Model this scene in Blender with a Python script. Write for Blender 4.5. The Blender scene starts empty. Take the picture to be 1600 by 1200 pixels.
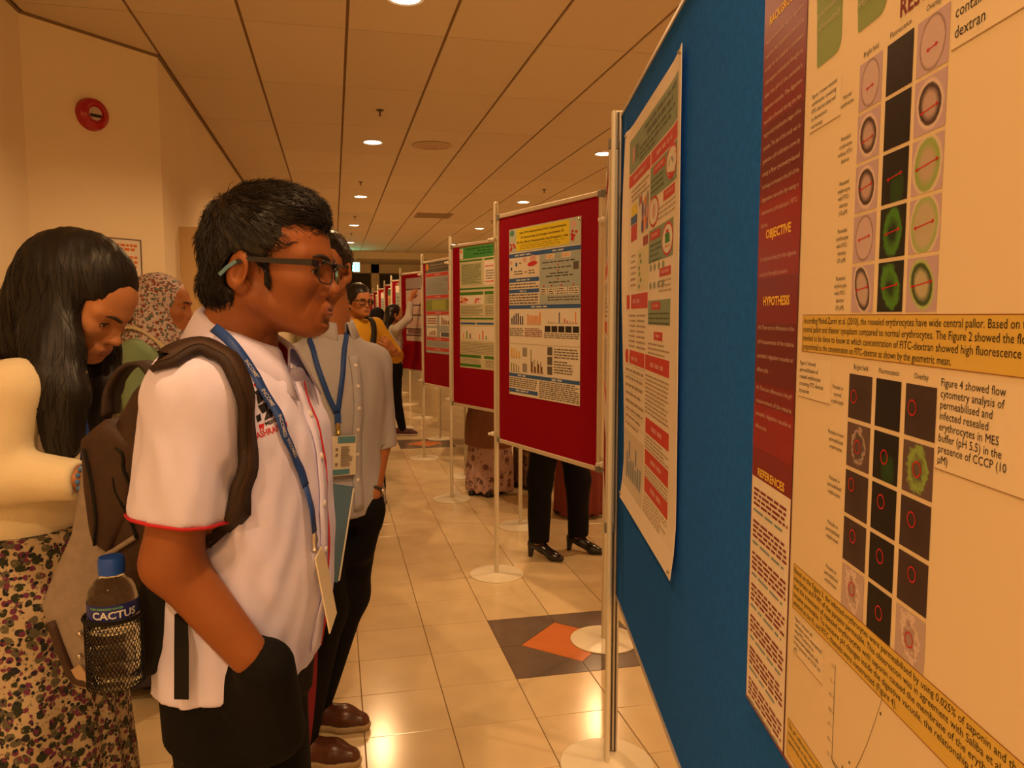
import bpy, bmesh, math, random
import numpy as np
from mathutils import Vector, Matrix

random.seed(7); rng = np.random.default_rng(11)
C = bpy.context.scene.collection
SC = bpy.context.scene

# ------------------------------------------------------------------ camera, world, exposure
PITCH, YAW, EYE, FPX = .088, .2264, 1.45, 1203.8
cp_, sp_, cy_, sy_ = math.cos(PITCH), math.sin(PITCH), math.cos(YAW), math.sin(YAW)
FW = Vector((sy_*cp_, cy_*cp_, -sp_)); RT = Vector((cy_, -sy_, 0)); UP = RT.cross(FW)
cam = bpy.data.cameras.new('camera'); cam.sensor_width = 36; cam.lens = FPX/1600*36; cam.clip_start = .02
camo = bpy.data.objects.new('camera', cam); C.objects.link(camo)
camo.matrix_world = Matrix(((RT.x, UP.x, -FW.x, 0), (RT.y, UP.y, -FW.y, 0), (RT.z, UP.z, -FW.z, EYE), (0, 0, 0, 1)))
SC.camera = camo
w = bpy.data.worlds.new('world'); SC.world = w; w.use_nodes = True
w.node_tree.nodes['Background'].inputs[0].default_value = (1, .62, .32, 1)
w.node_tree.nodes['Background'].inputs[1].default_value = .05
SC.view_settings.view_transform = 'Standard'; SC.view_settings.look = 'None'
SC.view_settings.exposure = 0.0; SC.view_settings.gamma = 1; SC.view_settings.use_curve_mapping = False
LAMP = (1, .575, .26); LAMP_W = 126
LAMP_X = (.41, 2.83); LAMP_Y = (-2.82, .78, 4.36, 7.94, 11.52, 15.14, 18.7)
ZC = 3.169

# ------------------------------------------------------------------ helpers
def uv2w(u, v):                      # camera-aligned floor coordinates -> world x, y
    return u*cy_+v*sy_, -u*sy_+v*cy_
def q(px, py, v):                    # a pixel's ray at horizontal distance v -> (u, v, z)
    a, b = (px-800)/FPX, (600-py)/FPX
    t = v/(cp_+b*sp_)
    return np.array((t*a, v, EYE+t*(-sp_+b*cp_)))
def link(o, parent=None):
    C.objects.link(o)
    if parent is not None: o.parent = parent
    return o
def tag(o, label, cat, group=None):
    o['label'] = label; o['category'] = cat
    if group: o['group'] = group
    return o
def empty(name, loc=(0, 0, 0), rz=0, parent=None):
    o = bpy.data.objects.new(name, None); o.empty_display_size = .05
    o.location = loc; o.rotation_euler = (0, 0, rz)
    return link(o, parent)
def thing(name, label, cat, loc=(0, 0, 0), rz=0, group=None):
    return tag(empty(name, loc, rz), label, cat, group)
def mesh_np(name, V, F, mats, parent=None, smooth=True, mi=None):
    """V (n,3), F list of faces or (m,3|4) array -> one mesh object"""
    me = bpy.data.meshes.new(name)
    V = np.asarray(V, np.float32)
    if isinstance(F, np.ndarray):
        m, k = F.shape
        me.vertices.add(len(V)); me.vertices.foreach_set('co', V.ravel())
        me.loops.add(m*k); me.loops.foreach_set('vertex_index', F.astype(np.int32).ravel())
        me.polygons.add(m); me.polygons.foreach_set('loop_start', np.arange(m, dtype=np.int32)*k)
        try: me.polygons.foreach_set('loop_total', np.full(m, k, np.int32))
        except Exception: pass
        me.update(calc_edges=True)
    else:
        me.from_pydata(V.tolist(), [], F); me.update()
    if not isinstance(mats, (list, tuple)): mats = [mats]
    for x in mats: me.materials.append(x)
    if mi is not None: me.polygons.foreach_set('material_index', np.asarray(mi, np.int32))
    me.polygons.foreach_set('use_smooth', np.full(len(me.polygons), bool(smooth)))
    me.validate()
    return link(bpy.data.objects.new(name, me), parent)

class MB:                            # mesh builder
    def __init__(s): s.V = []; s.F = []; s.M = []
    def add(s, V, F, m=0):
        n = len(s.V); s.V += [tuple(map(float, v)) for v in V]
        s.F += [tuple(i+n for i in f) for f in F]; s.M += [m]*len(F); return s
    def box(s, x0, y0, z0, x1, y1, z1, m=0, bev=0):
        if bev:
            b = bmesh.new(); bmesh.ops.create_cube(b, size=1)
            for v in b.verts: v.co = Vector(((x0+x1)/2+v.co.x*(x1-x0), (y0+y1)/2+v.co.y*(y1-y0), (z0+z1)/2+v.co.z*(z1-z0)))
            bmesh.ops.bevel(b, geom=b.edges[:]+b.verts[:], offset=bev, segments=1, affect='EDGES', profile=.5)
            b.verts.index_update()
            r = s.add([v.co for v in b.verts], [[v.index for v in f.verts] for f in b.faces], m); b.free(); return r
        return s.add([(x0,y0,z0),(x1,y0,z0),(x1,y1,z0),(x0,y1,z0),(x0,y0,z1),(x1,y0,z1),(x1,y1,z1),(x0,y1,z1)],
                     [(0,3,2,1),(4,5,6,7),(0,1,5,4),(1,2,6,5),(2,3,7,6),(3,0,4,7)], m)
    def lathe(s, prof, c=(0, 0, 0), n=24, m=0, ax='z', cap=True):
        """prof = [(r, h)...] turned about an axis through c"""
        V = []; F = []
        for r, h in prof:
            for i in range(n):
                a = 2*math.pi*i/n; p = (r*math.cos(a), r*math.sin(a), h)
                if ax == 'x': p = (p[2], p[0], p[1])
                elif ax == 'y': p = (p[1], p[2], p[0])
                V.append((p[0]+c[0], p[1]+c[1], p[2]+c[2]))
        for k in range(len(prof)-1):
            for i in range(n):
                j = (i+1) % n; F.append((k*n+i, k*n+j, (k+1)*n+j, (k+1)*n+i))
        if cap:
            F.append(tuple(range(n))[::-1]); F.append(tuple(range((len(prof)-1)*n, len(prof)*n)))
        return s.add(V, F, m)
    def tube(s, P, r, n=8, m=0, closed=False):
        P = [Vector(p) for p in P]; k = len(P)
        R = r if isinstance(r, (list, tuple)) else [r]*k
        V = []; F = []; prev = None
        for i in range(k):
            a = P[i-1] if (i or closed) else P[i]; b = P[(i+1) % k] if (i < k-1 or closed) else P[i]
            t = (b-a).normalized()
            x = (prev-t*prev.dot(t)) if prev else t.orthogonal()
            if x.length < 1e-6: x = t.orthogonal()
            x.normalize(); prev = x; y = t.cross(x)
            for j in range(n):
                an = 2*math.pi*j/n; V.append(P[i]+x*math.cos(an)*R[i]+y*math.sin(an)*R[i])
        for i in range(k if closed else k-1):
            ii = (i+1) % k
            for j in range(n):
                jj = (j+1) % n; F.append((i*n+j, i*n+jj, ii*n+jj, ii*n+j))
        if not closed: F += [tuple(range(n))[::-1], tuple(range((k-1)*n, k*n))]
        return s.add(V, F, m)
    def ribbon(s, P, N, wd, th, m=0):
        """flat strap along P, N = outward normals"""
        P = [Vector(p) for p in P]; N = [Vector(n).normalized() for n in N]; k = len(P); V = []; F = []
        W = wd if isinstance(wd, (list, tuple)) else [wd]*k
        for i in range(k):
            t = (P[min(i+1, k-1)]-P[max(i-1, 0)]).normalized(); sd = t.cross(N[i]).normalized()
            for a, b in ((-1, 0), (1, 0), (1, 1), (-1, 1)):
                V.append(P[i]+sd*a*W[i]/2+N[i]*b*th)
        for i in range(k-1):
            for j in range(4):
                jj = (j+1) % 4; F.append((i*4+j, i*4+jj, i*4+4+jj, i*4+4+j))
        F += [(3, 2, 1, 0), tuple(range(4*k-4, 4*k))]
        return s.add(V, F, m)
    def build(s, name, mats, parent=None, smooth=False, kind=None):
        me = bpy.data.meshes.new(name); me.from_pydata(s.V, [], s.F)
        for x in (mats if isinstance(mats, (list, tuple)) else [mats]): me.materials.append(x)
        if any(s.M): me.polygons.foreach_set('material_index', s.M)
        if smooth: me.polygons.foreach_set('use_smooth', [True]*len(me.polygons))
        me.update()
        o = link(bpy.data.objects.new(name, me), parent)
        if smooth and smooth != 'all':
            try:
                me.set_sharp_from_angle(angle=math.radians(40))
            except Exception: pass
        if kind: o['kind'] = kind
        return o

def catmull(P, n):
    P = [np.array(p, float) for p in P]; P = [2*P[0]-P[1]]+P+[2*P[-1]-P[-2]]; out = []
    for i in range(1, len(P)-2):
        for k in range(n):
            t = k/n; a, b, c, d = P[i-1], P[i], P[i+1], P[i+2]
            out.append(.5*((2*b)+(-a+c)*t+(2*a-5*b+4*c-d)*t*t+(-a+3*b-3*c+d)*t**3))
    out.append(P[-2]); return out

# ------------------------------------------------------------------ materials
MATS = {}
def mat(name, col, rough=.6, metal=0., spec=.4, var=0, vs=6., bump=0, bs=200., rnd=0, emit=0, trans=0, ior=1.45, alpha=1, col2=None, sheen=0):
    """one Principled material; var mixes a noise between col and col2 (or a darker col), rnd varies by object"""
    if name in MATS: return MATS[name]
    m = bpy.data.materials.new(name); m.use_nodes = True; MATS[name] = m
    nt = m.node_tree; b = nt.nodes['Principled BSDF']; N = nt.nodes.new; L = nt.links.new
    b.inputs['Base Color'].default_value = (*col, 1); b.inputs['Roughness'].default_value = rough
    b.inputs['Metallic'].default_value = metal; b.inputs['Specular IOR Level'].default_value = spec
    b.inputs['IOR'].default_value = ior
    if trans: b.inputs['Transmission Weight'].default_value = trans
    if alpha < 1: b.inputs['Alpha'].default_value = alpha
    if sheen: b.inputs['Sheen Weight'].default_value = sheen
    if emit:
        b.inputs['Emission Color'].default_value = (*col, 1); b.inputs['Emission Strength'].default_value = emit
    src = None
    if var or rnd or bump:
        tc = N('ShaderNodeTexCoord')
    if var:
        n = N('ShaderNodeTexNoise'); n.inputs['Scale'].default_value = vs; n.inputs['Detail'].default_value = 4
        L(tc.outputs['Object'], n.inputs['Vector'])
        r = N('ShaderNodeMapRange'); r.inputs[1].default_value = .35; r.inputs[2].default_value = .65
        L(n.outputs['Fac'], r.inputs[0])
        mx = N('ShaderNodeMix'); mx.data_type = 'RGBA'
        c2 = col2 or tuple(x*(1-var) for x in col)
        mx.inputs[6].default_value = (*col, 1); mx.inputs[7].default_value = (*c2, 1)
        L(r.outputs[0], mx.inputs[0]); src = mx.outputs[2]
    if rnd:
        oi = N('ShaderNodeObjectInfo'); r = N('ShaderNodeMapRange'); r.inputs[3].default_value = 1-rnd; r.inputs[4].default_value = 1+rnd*.4
        L(oi.outputs['Random'], r.inputs[0])
        h = N('ShaderNodeHueSaturation'); h.inputs['Color'].default_value = (*col, 1)
        if src: L(src, h.inputs['Color'])
        L(r.outputs[0], h.inputs['Value']); src = h.outputs[0]
    if src: L(src, b.inputs['Base Color'])
    if bump:
        n = N('ShaderNodeTexNoise'); n.inputs['Scale'].default_value = bs; n.inputs['Detail'].default_value = 3
        L(tc.outputs['Object'], n.inputs['Vector'])
        bp = N('ShaderNodeBump'); bp.inputs['Strength'].default_value = bump; bp.inputs['Distance'].default_value = .002
        L(n.outputs['Fac'], bp.inputs['Height']); L(bp.outputs[0], b.inputs['Normal'])
    return m

M = dict(
 wall=mat('wall_paint', (.86, .75, .53), .75, var=.05, vs=1.5, bump=.15, bs=120),
 ceil=mat('ceiling_board', (.74, .62, .44), .9, var=.10, vs=220., bump=.4, bs=500, rnd=.06),
 ceilgap=mat('ceiling_gap', (.30, .19, .10), .9),
 tile=mat('floor_tile', (.70, .56, .34), .16, spec=.5, var=.10, vs=5, rnd=.07),
 tileg=mat('floor_tile_grey', (.17, .13, .105), .18, spec=.5, var=.12, vs=9, rnd=.05),
 tileo=mat('floor_tile_orange', (.62, .20, .065), .18, spec=.5, var=.1, vs=7),
 grout=mat('grout', (.20, .115, .05), .9),
 white=mat('white_plastic', (.82, .78, .70), .45),
 pole=mat('cream_powder_coat', (.62, .56, .42), .35),
 base=mat('cream_base_plate', (.74, .68, .52), .28, spec=.5),
 alu=mat('brushed_aluminium', (.62, .58, .52), .38, metal=.75, var=.1, vs=30),
 alud=mat('dark_groove', (.06, .05, .045), .5),
 frame=mat('board_frame', (.66, .58, .45), .4, metal=.3),
 corner=mat('grey_plastic_corner', (.20, .19, .17), .5),
 red=mat('red_felt', (.31, .003, .014), .95, spec=.1, var=.14, vs=90., bump=.5, bs=900),
 blue=mat('blue_felt', (.016, .15, .66), .95, spec=.1, var=.14, vs=70., bump=.5, bs=900),
 black=mat('black_cloth', (.006, .0055, .0055), .9, spec=.15, bump=.3, bs=300),
 pin=mat('steel_pin', (.5, .45, .4), .3, metal=.9),
 lens=mat('lamp_lens', (1, .86, .62), .4, emit=14),
)

# ------------------------------------------------------------------ structure
def structure(o): o['kind'] = 'structure'; return o
XL, XR, YB, YE = -1.105, 4.3, -3.4, 24.2
fl = structure(MB().box(-1.9, YB-.1, -.06, XR+.1, YE+.1, -.003).build('floor', M['grout']))
tx0, ty0, ta, tb = .0749, 3.8119, .3058, .3062
def tile_mesh(m):
    return MB().box(-ta/2+.0016, -tb/2+.0016, -.006, ta/2-.0016, tb/2-.0016, 0, bev=.0012).build('tile', m, fl).data
tm = tile_mesh(M['tile']); tmo = [o for o in fl.children][0]; bpy.data.objects.remove(tmo)
def proj(x, y, z):
    d = Vector((x, y, z-EYE)); t = d.dot(FW)
    return (800+FPX*d.dot(RT)/t, 600-FPX*d.dot(UP)/t, t) if t > .05 else (1e6, 1e6, t)
ins = []                                   # two decorated squares of 2 x 2 tiles
for yb in (2.8933, 2.8933+18*tb): ins.append((tx0+2*ta, yb))
cells = []
for i in range(-7, 15):
    for j in range(-23, 68):
        x, y = tx0+(i+.5)*ta, ty0+(j+.5)*tb
        if x < -1.75 or x > XR or y < YB or y > YE: continue
        if any(a < x < a+2*ta and b < y < b+2*tb for a, b in ins): continue
        px, py, t = proj(x, y, 0)
        vis = -60 < px < 1120 and 540 < py < 1290
        cells.append((0 if vis else 1, t if t > 0 else 99, x, y))
cells.sort(); far = MB()
for k, (h, t, x, y) in enumerate(cells):
    if k < 290 and h == 0:
        link(bpy.data.objects.new('tile', tm), fl).location = (x, y, 0)
    else:
        far.box(x-ta/2+.0016, y-tb/2+.0016, -.006, x+ta/2-.0016, y+tb/2-.0016, 0)
far.build('tile_field', M['tile'], fl, kind='stuff')
for a, b in ins:                           # grey corner tiles around an orange diamond
    cx, cyy, g = a+ta, b+tb, .0016
    r = .213
    mb = MB(); mb.add([(cx-r+g, cyy, 0), (cx, cyy-r+g, 0), (cx+r-g, cyy, 0), (cx, cyy+r-g, 0), (cx-r+g, cyy, -.006), (cx, cyy-r+g, -.006), (cx+r-g, cyy, -.006), (cx, cyy+r-g, -.006)],
           [(0,1,2,3), (0,4,5,1), (1,5,6,2), (2,6,7,3), (3,7,4,0)]); mb.build('diamond_tile', M['tileo'], fl)
    for sx in (-1, 1):
        for sy in (-1, 1):
            P = [(sx*g, sy*(r+g)), (sx*(r+g), sy*g), (sx*(ta-g), sy*g), (sx*(ta-g), sy*(tb-g)), (sx*g, sy*(tb-g))]
            if sx*sy < 0: P = P[::-1]
            n = len(P); V = [(cx+x, cyy+y, 0) for x, y in P]+[(cx+x, cyy+y, -.006) for x, y in P]
            MB().add(V, [tuple(range(n))]+[(i, i+n, (i+1) % n+n, (i+1) % n) for i in range(n)]).build('grey_tile', M['tileg'], fl)

# ceiling: boards with shadow gaps
YC = 21.4
ce = structure(MB().box(-1.9, YB-.1, ZC+.014, XR+.1, YC, ZC+.08).build('ceiling', M['ceilgap']))
gx, gy = .1098, 4.902
cb = MB().box(-.3+.009, -.6+.0045, 0, .3-.009, .6-.0045, .016, bev=.002).build('ceiling_board', M['ceil'], ce)
cbm = cb.data; bpy.data.objects.remove(cb)
def clipped(x0, x1, y0, y1): return max(x0, -1.88), min(x1, XR), y0, min(y1, YC)
for i in range(-4, 8):
    for j in range(-7, 14):
        x, y = gx+(i+.5)*.6, gy+(j+.5)*1.2
        if x-.3 > XR-.05 or y-.6 > YC-.05: continue
        x0, x1, y0, y1 = clipped(x-.291, x+.291, y-.5955, y+.5955)
        if x1-x0 < .05 or y1-y0 < .05: continue
        if abs(x1-x0-.582) < .01 and abs(y1-y0-1.191) < .01:
            link(bpy.data.objects.new('ceiling_board', cbm), ce).location = (x, y, ZC)
        else: MB().box(x0, y0, ZC, x1, y1, ZC+.016).build('ceiling_board', M['ceil'], ce)
structure(MB().box(XL-.1, YC, 3.0, XR+.1, YC+.12, ZC+.08).build('trim_1', M['wall']))       # beam at the corridor's end
structure(MB().box(XL-.1, YC+.12, 3.03, XR+.1, YE+.1, 3.1).build('ceiling_end', M['ceil']))

# walls
def wall(name, pts, th, z1=ZC+.08, m='wall'):
    """vertical slab following pts (room side), thickness to the left of the direction of travel"""
    mb = MB()
    for (x0, y0), (x1, y1) in zip(pts[:-1], pts[1:]):
        d = Vector((x1-x0, y1-y0)).normalized(); n = Vector((-d.y, d.x))*th
        P = [(x0, y0), (x1, y1), (x1+n.x, y1+n.y), (x0+n.x, y0+n.y)]
        mb.add([(*p, -.06) for p in P]+[(*p, z1) for p in P], [(0,1,5,4), (1,2,6,5), (2,3,7,6), (3,0,4,7), (4,5,6,7), (3,2,1,0)])
    return structure(mb.build(name, M[m]))
wall('wall_left', [(-1.70, YB), (-1.70, 5.02), (XL, 5.65), (XL, YE)], .12)
wall('wall_right', [(XR, YE), (XR, YB)], .12)
wall('wall_back', [(XR, YB), (-1.82, YB)], .12)
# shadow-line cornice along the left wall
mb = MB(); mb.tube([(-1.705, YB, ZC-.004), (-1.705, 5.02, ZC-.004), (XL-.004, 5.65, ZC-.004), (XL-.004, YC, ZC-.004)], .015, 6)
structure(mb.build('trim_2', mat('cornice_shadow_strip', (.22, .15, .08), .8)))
bbm = mat('skirting', (.55, .42, .25), .5)
mb = MB(); mb.box(XL-.02, 5.65, 0, XL+.012, YE, .1); structure(mb.build('baseboard_left', bbm))
mb = MB(); mb.box(XR-.012, YB, 0, XR+.02, YE, .1); structure(mb.build('baseboard_right', bbm))
# end wall: pillars and dark night windows
we = MB()
for x0, x1 in ((XL-.1, -.65), (1.14, 1.38), (3.0, 3.24)): we.box(x0, YE, -.06, x1, YE+.12, 3.1)
we.box(XL-.1, YE, 2.76, XR+.1, YE+.12, 3.1); we.box(XL-.1, YE, -.06, XR+.1, YE+.12, .12)
structure(we.build('wall_end', M['wall']))
glass = mat('night_window_glass', (.006, .010, .010), .06, spec=.6)
wfm = mat('window_frame_paint', (.10, .085, .06), .4)
for k, (x0, x1) in enumerate(((-.65, 1.14), (1.38, 3.0), (3.24, XR))):
    o = structure(MB().box(x0, YE+.05, .12, x1, YE+.06, 2.76).build('window_%d' % (k+1), glass))
    fr = MB(); t = .035
    for bx in ((x0, .12, x0+t, 2.76), (x1-t, .12, x1, 2.76), (x0, .12, x1, .12+t), (x0, 2.76-t, x1, 2.76), ((x0+x1)/2-t/2, .12, (x0+x1)/2+t/2, 2.76)):
        fr.box(bx[0], YE+.03, bx[1], bx[2], YE+.08, bx[3])
    fr.build('window_frame', wfm, o)

# ------------------------------------------------------------------ ceiling fittings
def ordinal(n): return ['first', 'second', 'third', 'fourth', 'fifth', 'sixth', 'seventh'][n]
def downlight(x, y, label, grp):
    t = thing('downlight', label, 'ceiling light', (x, y, ZC), group=grp)
    MB().lathe([(.082, .002), (.105, .002), (.107, -.004), (.100, -.008), (.086, -.004), (.082, .002)], n=32, cap=False).build('trim_ring', M['white'], t, True)
    MB().lathe([(.086, -.001), (.06, -.004), (.02, -.0055)], n=32).build('lamp_lens', M['lens'], t, True)
    l = bpy.data.lights.new('downlight_lamp', 'SPOT'); l.energy = LAMP_W; l.color = LAMP; l.shadow_soft_size = .07
    l.spot_size = math.radians(146); l.spot_blend = .42
    lo = bpy.data.objects.new('downlight_lamp', l); lo.location = (0, 0, -.03); link(lo, t)
for a, x in enumerate(LAMP_X):
    row = 'above the walkway' if a == 0 else 'right of the display boards'
    names = ['just behind the camera', 'overhead', 'at the top edge of the photo', 'next nearest', 'third in view', 'fourth in view', 'far end']
    for b, y in enumerate(LAMP_Y):
        if a == 0: lab = 'recessed downlight %s, %s' % (row, ['behind the camera', 'directly overhead', 'cut off by the photo\'s top edge', 'nearest one fully visible', 'second fully visible', 'third fully visible', 'farthest small one'][b])
        else: lab = 'recessed downlight %s, %s' % (row, ['behind the camera', 'overhead', 'hidden by the blue board', 'touching the tall pole top', 'above the nearest red board', 'above the green poster board', 'farthest one'][b])
        downlight(x, y, lab, 'recessed downlights')
for k, y in enumerate((-.75, -2.82)): downlight(-.85, y, 'added round white downlight, out of view above the open floor %s' % ('left of the camera', 'behind the camera at left')[k], 'recessed downlights')  # extra unseen pair, added for more light on the near poster and white shirt
dark = mat('sprinkler_bronze', (.10, .06, .03), .4, metal=.5)
for k, (x, y) in enumerate(((.41, 6.71), (.37, 10.28), (.39, 13.8), (.39, 16.6), (2.83, 10.33), (2.83, 13.9), (2.83, 6.7))):
    t = thing('sprinkler', 'small brown ceiling sprinkler head, %s' % ['nearest one, above the first lit downlight', 'second along the walkway row', 'third along the walkway row', 'farthest along the walkway row', 'above the nearest red board', 'far one right of the boards', 'hidden behind the blue board'][k], 'sprinkler', (x, y, ZC), group='ceiling sprinklers')
    MB().lathe([(.032, .001), (.034, -.004), (.012, -.008)], n=16).build('escutcheon', dark, t, True)
    MB().lathe([(.008, -.006), (.006, -.03), (.004, -.045)], n=10).build('stem', dark, t, True)
    MB().lathe([(.004, -.043), (.016, -.046), (.016, -.048), (.003, -.049)], n=14).build('deflector', dark, t, True)
t = thing('air_diffuser', 'round brown ceiling air diffuser right of the nearest full downlight', 'air vent', (1.0, 7.95, ZC))
for k, r in enumerate((.19, .14, .09)):
    MB().lathe([(r, .003), (r+.012, -.006-.005*k), (r-.035, -.014-.006*k), (r-.04, -.010-.005*k)], n=36, cap=(k == 2)).build('ring', mat('diffuser_tan', (.52, .38, .24), .6), t, True)
t = thing('return_grille', 'rectangular slatted ceiling air grille farther down the hall', 'air vent', (1.70, 13.4, ZC))
gm = mat('grille_tan', (.34, .25, .15), .6)
MB().box(-.31, -.32, -.006, .31, -.28, .003).box(-.31, .28, -.006, .31, .32, .003).box(-.31, -.28, -.006, -.28, .28, .003).box(.28, -.28, -.006, .31, .28, .003).build('frame', gm, t)
for k in range(9): MB().box(-.28, -.265+k*.06, -.006, .28, -.225+k*.06, .001).build('slat', gm, t)

# exit sign
gt = mat('exit_green', (.35, 1, .80), .4, emit=2.6); gd = mat('exit_dark_green', (0, .30, .20), .5, emit=.12)
t = thing('exit_sign', 'glowing green exit sign hanging at the far end of the hall', 'exit sign', (.40, 20.9, 2.60))
MB().box(-.30, -.025, 0, .30, .025, .27, bev=.004).build('casing', M['white'], t)
MB().box(-.285, -.03, .015, .285, -.024, .255).build('lit_face', gt, t)
mb = MB(); mb.box(.17, -.033, .05, .19, -.0305, .22).box(.17, -.033, .05, .265, -.0305, .07).box(.17, -.033, .2, .265, -.0305, .22).box(.245, -.033, .05, .265, -.0305, .22)
mb.box(.205, -.033, .11, .235, -.0305, .17); mb.build('running_man_panel', gd, t)
for x in (-.2, .2): MB().lathe([(.006, .27), (.006, ZC-2.60)], c=(x, 0, 0), n=8).build('hanger', M['white'], t)
l = bpy.data.lights.new('exit_glow', 'AREA'); l.energy = 5; l.color = (.3, 1, .8); l.size = .5; l.size_y = .2; l.shape = 'RECTANGLE'
lo = bpy.data.objects.new('exit_glow', l); lo.location = (0, -.04, .13); lo.rotation_euler = (math.pi/2, 0, 0); link(lo, t)

# fire alarm sounder and framed notice on the angled wall
AN = Vector((.63, -.60, 0)).normalized(); AD = Vector((-.605, -.63, 0)).normalized()     # outward normal, direction from inner corner
AN = Vector((-AD.y, AD.x, 0)); AN = AN if AN.x > 0 else -AN
AZ = math.atan2(-AD.y, -AD.x)        # local +x runs right along the angled wall as seen from the room
def on_angled(s, z): p = Vector((XL, 5.65, 0))+AD*s; return (p.x, p.y, z)
t = thing('fire_alarm', 'round red fire alarm sounder high on the angled cream wall', 'fire alarm', on_angled(.47, 2.68), AZ)
rm = mat('alarm_red', (.42, .012, .022), .22, spec=.6)
MB().lathe([(.098, 0), (.098, .018), (.090, .045), (.062, .062), (.052, .058), (.048, .05)], ax='y', n=40).build('sounder_body', rm, t, True)
mb = MB(); mb.lathe([(.040, .05), (.040, .054), (.02, .056)], ax='y', n=28); mb.build('badge', mat('alarm_badge', (.55, .42, .36), .3), t, True)
MB().box(-.036, .056, -.022, .036, .059, -.004).build('horn_slot', mat('slot_black', (.02, .01, .01), .4), t)
for o in t.children: o.scale = (1, -1, 1)

# notice in a clear frame on the angled wall
t = thing('framed_notice', 'clear framed notice with orange lettering on the angled wall', 'notice', on_angled(.63, 1.48), AZ)
MB().box(0, -.014, 0, .45, -.002, .465, bev=.002).build('backing_sheet', mat('notice_paper', (.74, .68, .58), .35), t)
mb = MB(); e = .006
mb.box(0, -.02, .459, .45, -.013, .465).box(0, -.02, 0, .45, -.013, .006).box(0, -.02, 0, .006, -.013, .465).box(.444, -.02, 0, .45, -.013, .465)
mb.build('frame', mat('notice_frame', (.18, .14, .10), .4), t)
nt_ = mat('notice_orange_print', (.62, .16, .03), .6); mb = MB(); rr = random.Random(3)
for r_, y in enumerate((.43, .405, .355, .325, .295)):
    x = .17+.02*(r_ % 2)
    while x < .40:
        wd = rr.uniform(.016, .04); mb.box(x, -.0155, y-.016, min(x+wd, .42), -.0135, y); x += wd+.008
mb.build('lettering', nt_, t)
MB().lathe([(.007, 0), (.007, .04), (.004, .05)], c=(.004, -.018, .43), n=10).build('marker_clip', mat('clip_dark', (.03, .02, .02), .5), t)

# display cabinet let into the left wall
cab = thing('display_cabinet', 'tall wooden display cabinet with glass front on the left wall', 'cabinet', (XL, 6.2, 0))
wd_ = mat('cabinet_wood', (.66, .47, .24), .45, var=.10, vs=3, col2=(.60, .41, .20))
MB().box(.0, 0, 0, .145, .025, 2.11, bev=.002).build('side_panel', wd_, cab)
MB().box(.0, 2.4, 0, .145, 2.425, 2.11, bev=.002).build('side_panel', wd_, cab)
MB().box(.0, .025, 2.085, .145, 2.4, 2.11).build('top_panel', wd_, cab)
MB().box(.0, .025, 0, .145, 2.4, .75).build('base_panel', wd_, cab)
MB().box(.002, .025, .75, .012, 2.4, 2.085).build('back_panel', mat('cabinet_back', (.42, .31, .18), .6), cab)
for z in (1.18, 1.6): MB().box(.012, .025, z, .128, 2.4, z+.012).build('shelf', wd_, cab)
gl = mat('clear_glass', (.9, .95, .93), .03, trans=1, ior=1.45)
for k in range(2):
    d = MB().box(.134, .03+k*1.19, .755, .139, 1.2+k*1.19, 2.08).build('glass_door', gl, cab)
    f = MB(); y0, y1 = .03+k*1.19, 1.2+k*1.19
    f.box(.130, y0, .75, .145, y0+.022, 2.085).box(.130, y1-.022, .75, .145, y1, 2.085).box(.130, y0, 2.06, .145, y1, 2.085).box(.130, y0, .75, .145, y1, .775)
    f.build('door_frame', mat('door_frame_dark', (.10, .07, .045), .35), d)
def cup(name, x, y, z, h, r, col, label):
    o = MB().lathe([(r*.7, 0), (r*.72, h*.06), (r*.2, h*.15), (r*.2, h*.4), (r, h*.6), (r*1.05, h), (r*.95, h), (r*.8, h*.65)], n=18).build(name, mat(name+label[:6], col, .35, metal=.5), None, True)
    o.location = (XL+x, 6.2+y, z); tag(o, label, 'trophy', 'trophies in the display cabinet')
cup('trophy', .07, .55, 1.192, .26, .045, (.55, .42, .18), 'gold trophy cup on the cabinet\'s middle shelf')
cup('trophy', .07, .95, 1.192, .20, .045, (.62, .60, .55), 'silver trophy cup on the cabinet\'s middle shelf')
cup('trophy', .07, .75, 1.612, .22, .04, (.5, .25, .10), 'bronze trophy cup on the cabinet\'s upper shelf')
for k, (y, z, h, c, lab) in enumerate(((.40, .752, .30, (.70, .66, .55), 'cream certificate folder standing low in the cabinet'), (.75, .752, .36, (.20, .08, .05), 'brown certificate folder standing low in the cabinet'))):
    o = MB().box(.03, 0, 0, .05, .22, h, bev=.002).build('certificate', mat('cert%d' % k, c, .5)); o.location = (XL, 6.2+y, z); tag(o, lab, 'certificate')

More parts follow.
